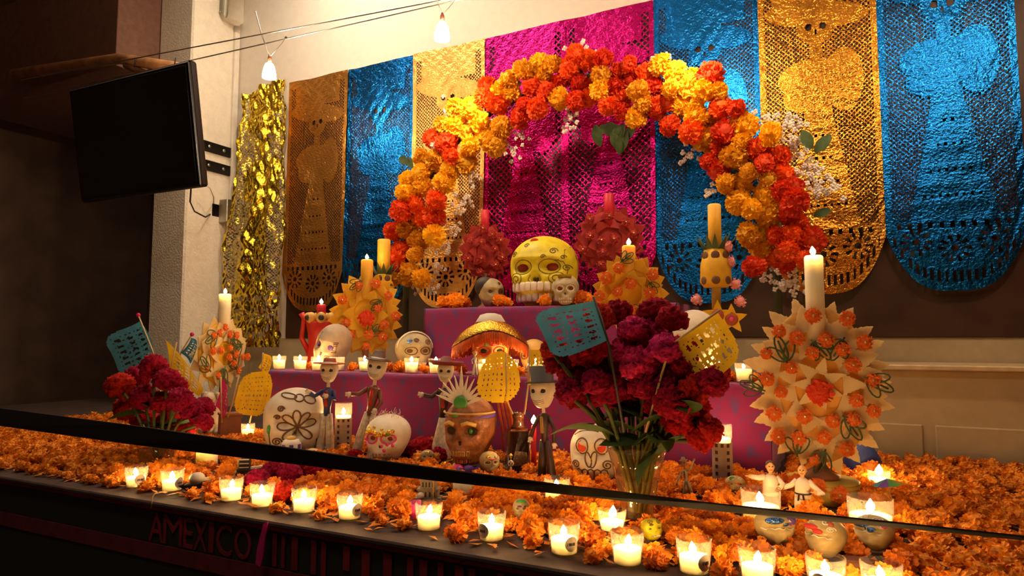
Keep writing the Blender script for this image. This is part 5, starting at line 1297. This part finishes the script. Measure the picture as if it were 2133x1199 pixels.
for x, y, r_, k in blooms:
    Y = VY + rb.uniform(-.03, .09) - (y - 640) / 300 * .10; c = PY(x, y, Y); r_ *= S(c)
    ang = rb.uniform(0, 6)
    cockscomb(c, r_, k, (vz[0] + .018 * math.cos(ang), vz[1] + .018 * math.sin(ang), vz[2] + .03), ('magenta' if k == 'cockm' else 'crimson') + ' cockscomb bloom of the big bouquet, ' + ordinal([(q[0], q[1]) for q in blooms if q[3] == k], (x, y)) + ' from the left among the ' + ('magenta ones' if k == 'cockm' else 'crimson ones'), 'big red bouquet' if k == 'cock' else 'magenta blooms of the big bouquet', rb)
vl = PZ(326, 978); m_ = S(vl)
vase('dark glass vase of red blooms behind the belt at far left', vl, 32 * m_, 42 * m_, 75 * m_)
LB = [(285, 790, 30), (320, 768, 32), (348, 795, 30), (300, 832, 32), (340, 842, 30), (375, 835, 30), (402, 856, 28), (424, 850, 24), (352, 882, 28), (302, 882, 30), (388, 888, 24), (268, 850, 30), (425, 880, 20), (250, 805, 30), (368, 805, 24)]
for x, y, r_ in LB:
    q_ = (x, y, r_)
    c = PY(x, y, vl[1] + rb.uniform(-.04, .08)); r_ *= S(c)
    cockscomb(c, r_, 'cock', (vl[0], vl[1], vl[2] + .03), 'crimson cockscomb bloom in the left vase, ' + ordinal(LB, q_) + ' from the left', 'left red bouquet', rb, .05)
COCKL = []
LF = [(536, 1020, 28), (568, 1000, 26), (602, 1012, 30), (588, 1048, 28), (622, 990, 28), (655, 1000, 25), (700, 990, 26), (600, 1030, 20), (880, 956, 30), (850, 952, 22), (738, 966, 20), (665, 985, 20), (912, 962, 20)]
for x, y, r_ in LF:
    q_ = (x, y, r_)
    c = PZ(x, y); r_ *= S(c); foot(c, r_ * .8)
    o = link('fallen_bloom', COCK['cock'][int(rb.integers(3))], None, None, (c[0], c[1], ZB + r_ * .62), (0, 0, rb.uniform(0, 6))); o.scale = (r_,) * 3
    tag(o, 'crimson cockscomb bloom lying on the ledge among marigolds, ' + ordinal(LF, q_) + ' from the left', 'flower', 'loose crimson blooms on the ledge')

# ================================================================== SMALL OBJECTS
def small():
    # red ceramic candle holder
    p = on(668, 2.72, T1); m = S(p); t = thing('candle_holder', 'red ceramic candle holder with skull ring and lit red candle', 'candle holder', p, face(p), None)
    MB().lathe([(34 * m, 0), (36 * m, .01), (24 * m, 40 * m), (26 * m, 70 * m), (30 * m, 92 * m), (27 * m, 96 * m)], 24).build('red_body', M['redpaint'], t)
    b = MB()
    for k in range(7):
        a = 2 * PI * k / 7; b.ball((math.sin(a) * 26 * m, -math.cos(a) * 26 * m, 102 * m), (11 * m, 9 * m, 12 * m), 10, 7)
    b.build('skull_ring', M['tan'], t)
    b = MB()
    for k in range(7):
        a = 2 * PI * k / 7; b.ball((math.sin(a) * 34 * m, -math.cos(a) * 34 * m, 102 * m), (6 * m, 4 * m, 6 * m), 8, 6)
    b.build('skull_eyes', M['ink'], t)
    for s in (-1, 1): MB().tube([(s * 22 * m, 0, 30 * m), (s * 38 * m, 0, 60 * m), (s * 34 * m, 0, 100 * m), (s * 40 * m, 0, 112 * m)], [6 * m, 5 * m, 5 * m, 6 * m], 8).build('red_handle', M['redpaint'], t)
    MB().ball((0, -32 * m, 30 * m), (12 * m, 8 * m, 8 * m), 10, 6).build('yellow_flower', M['mustard'], t)
    pillar_on(t, 0, 0, 96 * m, 19 * m, rel(668, 634, 2.72, T1) - 96 * m, M['rwax'], True, 1.4)
    # black paper boat / tray
    p = PZ(405, 1022); m = S(p); t = thing('paper_boat', 'folded black paper boat with a white lining on the ledge at left', 'paper boat', p, face(p, 8)); foot(p, .05)
    V = [(-32 * m, 0, 14 * m), (-10 * m, -14 * m, 0), (22 * m, -12 * m, 4 * m), (34 * m, 0, 20 * m), (22 * m, 12 * m, 4 * m), (-10 * m, 12 * m, 0), (-8 * m, -18 * m, 15 * m), (26 * m, -16 * m, 19 * m), (26 * m, 16 * m, 19 * m), (-8 * m, 16 * m, 15 * m)]
    MB().add(V, [(0, 1, 6), (1, 2, 7, 6), (2, 3, 7), (3, 4, 8), (4, 5, 9, 8), (5, 0, 9), (1, 5, 4, 2), (0, 5, 1), (3, 2, 4)]).build('hull', M['ink'], t, False)
    MB().prism([(-20 * m, 14 * m), (28 * m, 20 * m), (26 * m, 26 * m), (-16 * m, 17 * m)], .004).build('white_lining', M['white'], t, False)
    MB().ball((4 * m, 0, 26 * m), (16 * m, 10 * m, 12 * m), 14, 8).build('white_bundle', M['white'], t)
    # black toy locomotive
    p = PZ(516, 1000); m = S(p); t = thing('toy_locomotive', 'small black toy with white trim behind the ledge votives', 'toy', p, face(p, -15)); foot(p, .05)
    MB().box((0, 0, 18 * m), (52 * m, 18 * m, 12 * m)).build('chassis', M['ink'], t, False)
    MB().box((-6 * m, 0, 34 * m), (20 * m, 16 * m, 22 * m)).build('cabin', M['ink'], t, False)
    for k, z in enumerate((28, 36, 44)): MB().box((-6 * m, -8.5 * m, z * m), (19 * m, 1.5 * m, 2 * m)).build('white_trim', M['white'], t, False)
    MB().tube([(-20 * m, 0, 22 * m), (-20 * m, 0, 44 * m)], 2.5 * m, 8).build('chimney', M['tan'], t)
    MB().ball((-27 * m, -8 * m, 20 * m), 7 * m, 12, 8).build('white_bead', M['white'], t)
    MB().prism([(6 * m, 22 * m), (36 * m, 27 * m), (34 * m, 30 * m), (6 * m, 28 * m)], .012).build('white_board', M['white'], t, False)
    MB().prism([(6 * m, 17 * m), (34 * m, 23 * m), (34 * m, 26 * m), (6 * m, 21 * m)], .014).build('purple_board', M['purplepaint'], t, False)
    for dx in (-18, 0, 18):
        MB().tube([(dx * m, -10 * m, 9 * m), (dx * m, 10 * m, 9 * m)], 9 * m, 14).build('wheel', M['black'], t)
    # grey stone temple
    p = PZ(893, 1050); m = S(p); t = thing('model_temple', 'small grey stone model temple with stepped floors behind the pink cup', 'model building', p, face(p, -10)); foot(p, .05)
    for k, (w_, h_, z_) in enumerate(((50, 14, 0), (42, 18, 14), (32, 18, 34))):
        MB().box((0, 0, (z_ + h_ / 2) * m), (w_ * m, 26 * m, h_ * m)).build('storey', M['greystone'], t, False)
        MB().box((0, 0, (z_ + h_ + 1) * m), ((w_ + 4) * m, 29 * m, 2.4 * m)).build('cornice', M['greystone'], t, False)
        for j in range(4): MB().box(((j - 1.5) * w_ * .21 * m, -13.2 * m, (z_ + h_ * .5) * m), (w_ * .09 * m, 1.2 * m, h_ * .55 * m)).build('window_slot', M['ink'], t, False)
    MB().box((12 * m, -14.5 * m, 28 * m), (3 * m, 2 * m, 46 * m)).build('tan_strip', M['tan'], t, False)  # upright tan strip on the temple front
    MB().ball((-14 * m, -18 * m, 22 * m), 7 * m, 12, 8).build('pale_bead', M['white'], t)
    # pink cup
    p = PZ(866, 1078); m = S(p); t = thing('pink_cup', 'small tipped bright pink cup among marigolds', 'cup', p, face(p), None, ry=R(-14)); foot(p, .022)
    MB().lathe([(8 * m, 0), (9 * m, 4 * m), (15 * m, 14 * m), (19 * m, 32 * m), (17 * m, 32 * m), (12 * m, 12 * m), (0, 8 * m)], 22).build('cup_body', M['pink'], t)
    MB().lathe([(9 * m, -1 * m), (11 * m, 1 * m), (6 * m, 5 * m)], 18).build('cup_foot', M['pink'], t)
    # brown clay pot and white animal at left
    p = PZ(477, 920); m = S(p); t = thing('clay_pot', 'square brown clay pot holding the pink flag at left', 'pot', p, face(p, 10)); foot(p, .05)
    MB().prism([(-21 * m, 0), (20 * m, 0), (19 * m, 60 * m), (-19 * m, 56 * m)], 34 * m).build('pot_body', M['clay'], t, False)
    MB().box((0, 0, 58 * m), (42 * m, 38 * m, 5 * m)).build('pot_rim', M['clay'], t, False)
    p = PZ(438, 912); m = S(p); t = thing('dog_figurine', 'seated white ceramic dog figurine beside the brown pot', 'figurine', p, face(p, -35)); foot(p, .05)
    b = MB().tube([(0, 14 * m, 6 * m), (0, 10 * m, 24 * m), (0, 2 * m, 46 * m), (0, -2 * m, 62 * m), (0, -4 * m, 76 * m)], [20 * m, 23 * m, 19 * m, 14 * m, 12 * m], 14)
    b.ball((0, -8 * m, 82 * m), (15 * m, 17 * m, 14 * m), 14, 9); b.ball((0, -24 * m, 77 * m), (8 * m, 12 * m, 7 * m), 12, 8)
    for s in (-1, 1):
        b.tube([(s * 9 * m, -12 * m, 40 * m), (s * 10 * m, -15 * m, 18 * m), (s * 10 * m, -20 * m, 3 * m)], [8 * m, 6 * m, 6 * m], 8)
        b.ball((s * 15 * m, 6 * m, 12 * m), (9 * m, 18 * m, 12 * m), 10, 7); b.tube([(s * 10 * m, -4 * m, 92 * m), (s * 17 * m, -2 * m, 90 * m), (s * 20 * m, -4 * m, 78 * m)], [5 * m, 6 * m, 3 * m], 7)
    b.tube([(0, 30 * m, 8 * m), (8 * m, 42 * m, 14 * m), (12 * m, 46 * m, 28 * m)], [5 * m, 4 * m, 2 * m], 7)
    b.build('body', mat('greyed_ceramic', (0.48, 0.38, 0.28), .4), t)
    for s in (-1, 1): MB().ball((s * 6 * m, -22 * m, 85 * m), 2.4 * m, 8, 6).build('eye', M['ink'], t)
    MB().ball((0, -36 * m, 79 * m), 3 * m, 8, 6).build('nose', M['ink'], t)
    # dark square bottle
    p = PZ(1080, 984); m = S(p); t = thing('dark_bottle', 'tall square dark brown bottle with silver label under the round yellow flag', 'bottle', p, face(p, 14)); foot(p, .05)
    MB().box((0, 0, 46 * m), (44 * m, 34 * m, 92 * m), bev=5 * m).build('bottle_body', M['darkglass'], t)
    MB().lathe([(16 * m, 92 * m), (12 * m, 100 * m), (11 * m, 112 * m), (13 * m, 114 * m), (13 * m, 124 * m), (0, 125 * m)], 16).build('bottle_neck', M['darkglass'], t)
    MB().prism([(-18 * m, 18 * m), (18 * m, 18 * m), (14 * m, 44 * m), (-12 * m, 48 * m)], 35.5 * m).build('silver_label', mat('dull_silver_label', (0.25, .2, .16), .25, metal=.9, bump=.4, bscale=120), t, False)
    # thin red candle
    p = PZ(1112, 992); m = S(p); t = thing('taper_candle', 'lit slim red candle between the dark bottle and the dark-suited skeleton', 'candle', p, 0); foot(p, .02)
    MB().lathe([(14 * m, 0), (14 * m, 6 * m), (7 * m, 10 * m)], 14).build('candle_cup', M['clay'], t)
    pillar_on(t, 0, 0, 8 * m, 11 * m, 98 * m, M['rwax'], True, 1.5)
    # dark blue bowl behind the cream scale candle
    p = PZ(1797, 985); m = S(p); t = thing('blue_bowl', 'dark blue upturned bowl behind the cream scale candle', 'bowl', p, 0); foot(p, .05)
    MB().lathe([(40 * m, 0), (40 * m, 8 * m), (34 * m, 34 * m), (20 * m, 58 * m), (8 * m, 68 * m), (0, 69 * m)], 28).build('bowl_shell', M['bluepaint'], t)
    MB().lathe([(41 * m, 0), (42 * m, 4 * m), (40 * m, 8 * m)], 28, close=True).build('bowl_rim', M['greystone'], t)
    # cocktail umbrella
    p = PZ(1866, 1075); m = S(p); t = thing('cocktail_umbrella', 'tiny paper cocktail umbrella with teal and purple panels at the right edge', 'umbrella', p, 0, None, ry=R(-10))
    MB().tube([(0, 0, 0), (0, 0, 78 * m)], .0012, 5).build('stem', M['stick'], t)
    for k in range(8):
        a0, a1 = 2 * PI * k / 8, 2 * PI * (k + 1) / 8; r_ = 30 * m
        MB().add([(0, 0, 78 * m), (math.cos(a0) * r_, math.sin(a0) * r_, 66 * m), (math.cos(a1) * r_, math.sin(a1) * r_, 66 * m), (math.cos((a0 + a1) / 2) * r_ * .96, math.sin((a0 + a1) / 2) * r_ * .96, 64 * m)], [(0, 1, 3), (0, 3, 2)]).build('umbrella_panel', M[['ppblue', 'purplepaint', 'greenpaint', 'mustard'][k % 4]], t, False)
    # small boxes near right edge
    p = PZ(1786, 1192); m = S(p); t = thing('trinket_box', 'small brown trinket box with gold knob by the right ledge votives', 'box', p, face(p, 10)); foot(p, .03)
    MB().box((0, 0, 12 * m), (44 * m, 30 * m, 24 * m)).build('box_body', M['clay'], t, False)
    MB().box((0, 0, 26 * m), (47 * m, 33 * m, 6 * m)).build('box_lid', M['brownsuit'], t, False)
    MB().ball((6 * m, -17 * m, 14 * m), 6 * m, 10, 7).build('gold_knob', M['gold'], t)
    # striped and round things in front of the flower skull
    p = PZ(606, 962); m = S(p); t = thing('striped_jar', 'small purple and white striped jar before the flower skull', 'jar', p, face(p)); foot(p, .03)
    MB().lathe([(17 * m, 0), (20 * m, 5 * m), (20 * m, 38 * m), (15 * m, 46 * m), (12 * m, 47 * m)], 22).build('jar_body', M['white'], t)
    for k in range(7): a = 2 * PI * k / 7; MB().box((math.sin(a) * 20 * m, -math.cos(a) * 20 * m, 22 * m), (8 * m, 2 * m, 32 * m), rot=Matrix.Rotation(a, 3, 'Z')).build('purple_stripe', M['purplepaint'], t, False)
    MB().ball((0, 0, 49 * m), (10 * m, 10 * m, 6 * m), 12, 7).build('jar_stopper', M['tan'], t)
    p = PZ(650, 962); m = S(p); t = thing('sugar_cake', 'round yellow sugar cake with red dots beside the flower skull', 'cake', p, 0); foot(p, .03)
    MB().lathe([(22 * m, 0), (25 * m, 6 * m), (24 * m, 14 * m), (16 * m, 24 * m), (5 * m, 28 * m)], 24).build('cake_body', mat('pale_icing', (.75, .58, .22), .6), t)
    for k in range(9): a = k * 2.4; MB().ball((math.cos(a) * 15 * m, math.sin(a) * 15 * m, 24 * m), 3 * m, 8, 6).build('red_dot', M['redicing'], t)
    # foil sweets before the amaranth skull
    for px, py, mt, lb in [(928, 985, 'gold', 'gold foil sweet left below the amaranth skull'), (952, 990, 'pink', 'bright pink wrapped sweet below the amaranth skull'), (976, 992, 'purplepaint', 'purple wrapped sweet right below the amaranth skull')]:
        p = PZ(px, py); m = S(p); t = thing('wrapped_sweet', lb, 'sweet', p, face(p, 20), 'wrapped sweets'); foot(p, .02)
        MB().ball((0, 0, 12 * m), (14 * m, 10 * m, 12 * m), 12, 8).build('wrapper', M[mt], t)
        for s in (-1, 1): MB().lathe([(3 * m, 0), (8 * m, 10 * m), (9 * m, 12 * m)], 10, rib=.2, nrib=5).build('wrapper_twist', M[mt], t, loc=(s * 12 * m, 0, 12 * m), rot=(0, s * PI / 2, 0))
small()

# marigolds on the upper and lower tiers
rt_ = np.random.default_rng(31)
TM = [(928, 2.76, T2, 20, None), (950, 2.75, T2, 22, None), (965, 2.78, T2, 17, None), (1042, 2.745, T2, 18, None), (1055, 2.75, T2, 14, None), (1135, 2.735, T2, 17, None), (1210, 2.745, T2, 20, None), (1228, 2.76, T2, 18, None),
                          (735, 2.46, T1, 12, 1), (812, 2.46, T1, 15, 1), (835, 2.45, T1, 16, 1), (885, 2.44, T1, 13, 1), (960, 2.45, T1, 16, 1), (1085, 2.44, T1, 13, 1), (1520, 2.45, T1, 15, 1), (1470, 2.44, T1, 15, 1), (645, 2.46, T1, 12, 1), (1570, 2.45, T1, 13, 1)]
for px, Y, z, r_, lb in TM:
    q_ = ordinal([e[0] for e in TM if e[2] == z], px)
    p = np.array(on(px, Y, z)); r_ *= S(p); p[2] += r_ * .7
    o = link('marigold_head', MAR['mo'][int(rt_.integers(4))], None, None, tuple(p), tuple(rt_.uniform(0, 6, 3) * [.1, .1, 1])); o.scale = (r_,) * 3
    tag(o, 'orange marigold head on the upper tier near the yellow skull, ' + q_ + ' from the left' if lb is None else 'orange marigold head tucked between the tier votives, ' + q_ + ' from the left', 'flower', 'marigolds of the upper tier' if lb is None else 'marigolds of the lower tier')

# ================================================================== MARIGOLD CARPET
def carpet():
    r = np.random.default_rng(41); pts = []
    cell = {}
    def ok(x, y, d):
        cx_, cy_ = int(x / .05), int(y / .05)
        for i in (-1, 0, 1):
            for j in (-1, 0, 1):
                for (qx, qy) in cell.get((cx_ + i, cy_ + j), ()):
                    if (qx - x) ** 2 + (qy - y) ** 2 < d * d: return False
        for (fx, fy, fr) in FOOT:
            if (fx - x) ** 2 + (fy - y) ** 2 < (fr + .020) ** 2: return False
        cell.setdefault((cx_, cy_), []).append((x, y)); return True
    for it in range(26000):
        x, y = r.uniform(-3.75, 1.35), r.uniform(FRONTY + .065, 2.33)
        if x > tx1 + .03: y = r.uniform(FRONTY + .065, 2.85)
        if y > TIER1Y - .03 and x < tx1 + .04: continue
        if x > -.35 and False: continue
        if ok(x, y, .039): pts.append((x, y))
    rec = []
    for (x, y) in pts:
        rad = r.uniform(.023, .034) * (.82 if y < FRONTY + .11 else 1.0)
        z = ZB + rad * .62 + (r.uniform(0, .016) if y > FRONTY + .13 else 0)
        px, py, f = proj((x, y, z))
        vis = 267 - 30 < px < 1866 + 30 and py < 1215
        rec.append((-(rad / f) if vis else 1.0, x, y, z, rad))
    rec.sort()
    V = []; F = []; off = 0
    base = [np.array([v.co[:] for v in me.vertices]) for me in LOW]; bf = [[tuple(p_.vertices) for p_ in me.polygons] for me in LOW]
    for i, (s, x, y, z, rad) in enumerate(rec):
        rz = r.uniform(0, 6); tx, ty = r.uniform(-.5, .5, 2)
        if i < 290:
            o = link('marigold_head', MAR['mo'][int(r.integers(4))], None, None, (x, y, z), (tx, ty, rz)); o.scale = (rad,) * 3
            tag(o, 'loose orange marigold head in the flower carpet on the altar ledge', 'flower', 'marigold carpet on the ledge')
        else:
            k = int(r.integers(len(LOW))); Rm = np.array(Matrix.Rotation(rz, 3, 'Z') @ Matrix.Rotation(tx, 3, 'X'))
            V.append(base[k] @ Rm.T * rad + [x, y, z]); F.extend([tuple(a + off for a in f) for f in bf[k]]); off += len(base[k])
    me = fastmesh('marigold_bed', np.concatenate(V), F, False); me.materials.append(M['mbed'])
    o = link('marigold_bed', me, None); tag(o, 'dense orange bed of marigold heads filling the ledge', 'flowers', None, 'stuff')
    # scattered single petals under the heads
    V = []; F = []
    for k in range(5200):
        x, y = r.uniform(-3.75, 1.35), r.uniform(FRONTY + .05, 2.34)
        if any((fx - x) ** 2 + (fy - y) ** 2 < (fr * .8) ** 2 for fx, fy, fr in FOOT): continue
        a = r.uniform(0, 6); L, wd = r.uniform(.012, .022), r.uniform(.006, .010); z = ZB + r.uniform(.001, .012)
        c, s = math.cos(a), math.sin(a)
        P = [(-L, 0, 0), (0, -wd, r.uniform(0, .006)), (L, 0, r.uniform(0, .01)), (0, wd, r.uniform(0, .006))]
        o0 = len(V); V += [(x + c * u - s * v, y + s * u + c * v, z + w_) for u, v, w_ in P]; F.append((o0, o0 + 1, o0 + 2, o0 + 3))
    me = fastmesh('petal_litter', V, F, False); me.materials.append(M['mbed'])
    o = link('petal_litter', me, None); tag(o, 'loose orange petals scattered between the marigold heads', 'petals', None, 'stuff')
LOW = [marigold_mesh('marigold_low', 90 + k, 40, .78, .3) for k in range(3)]
carpet()
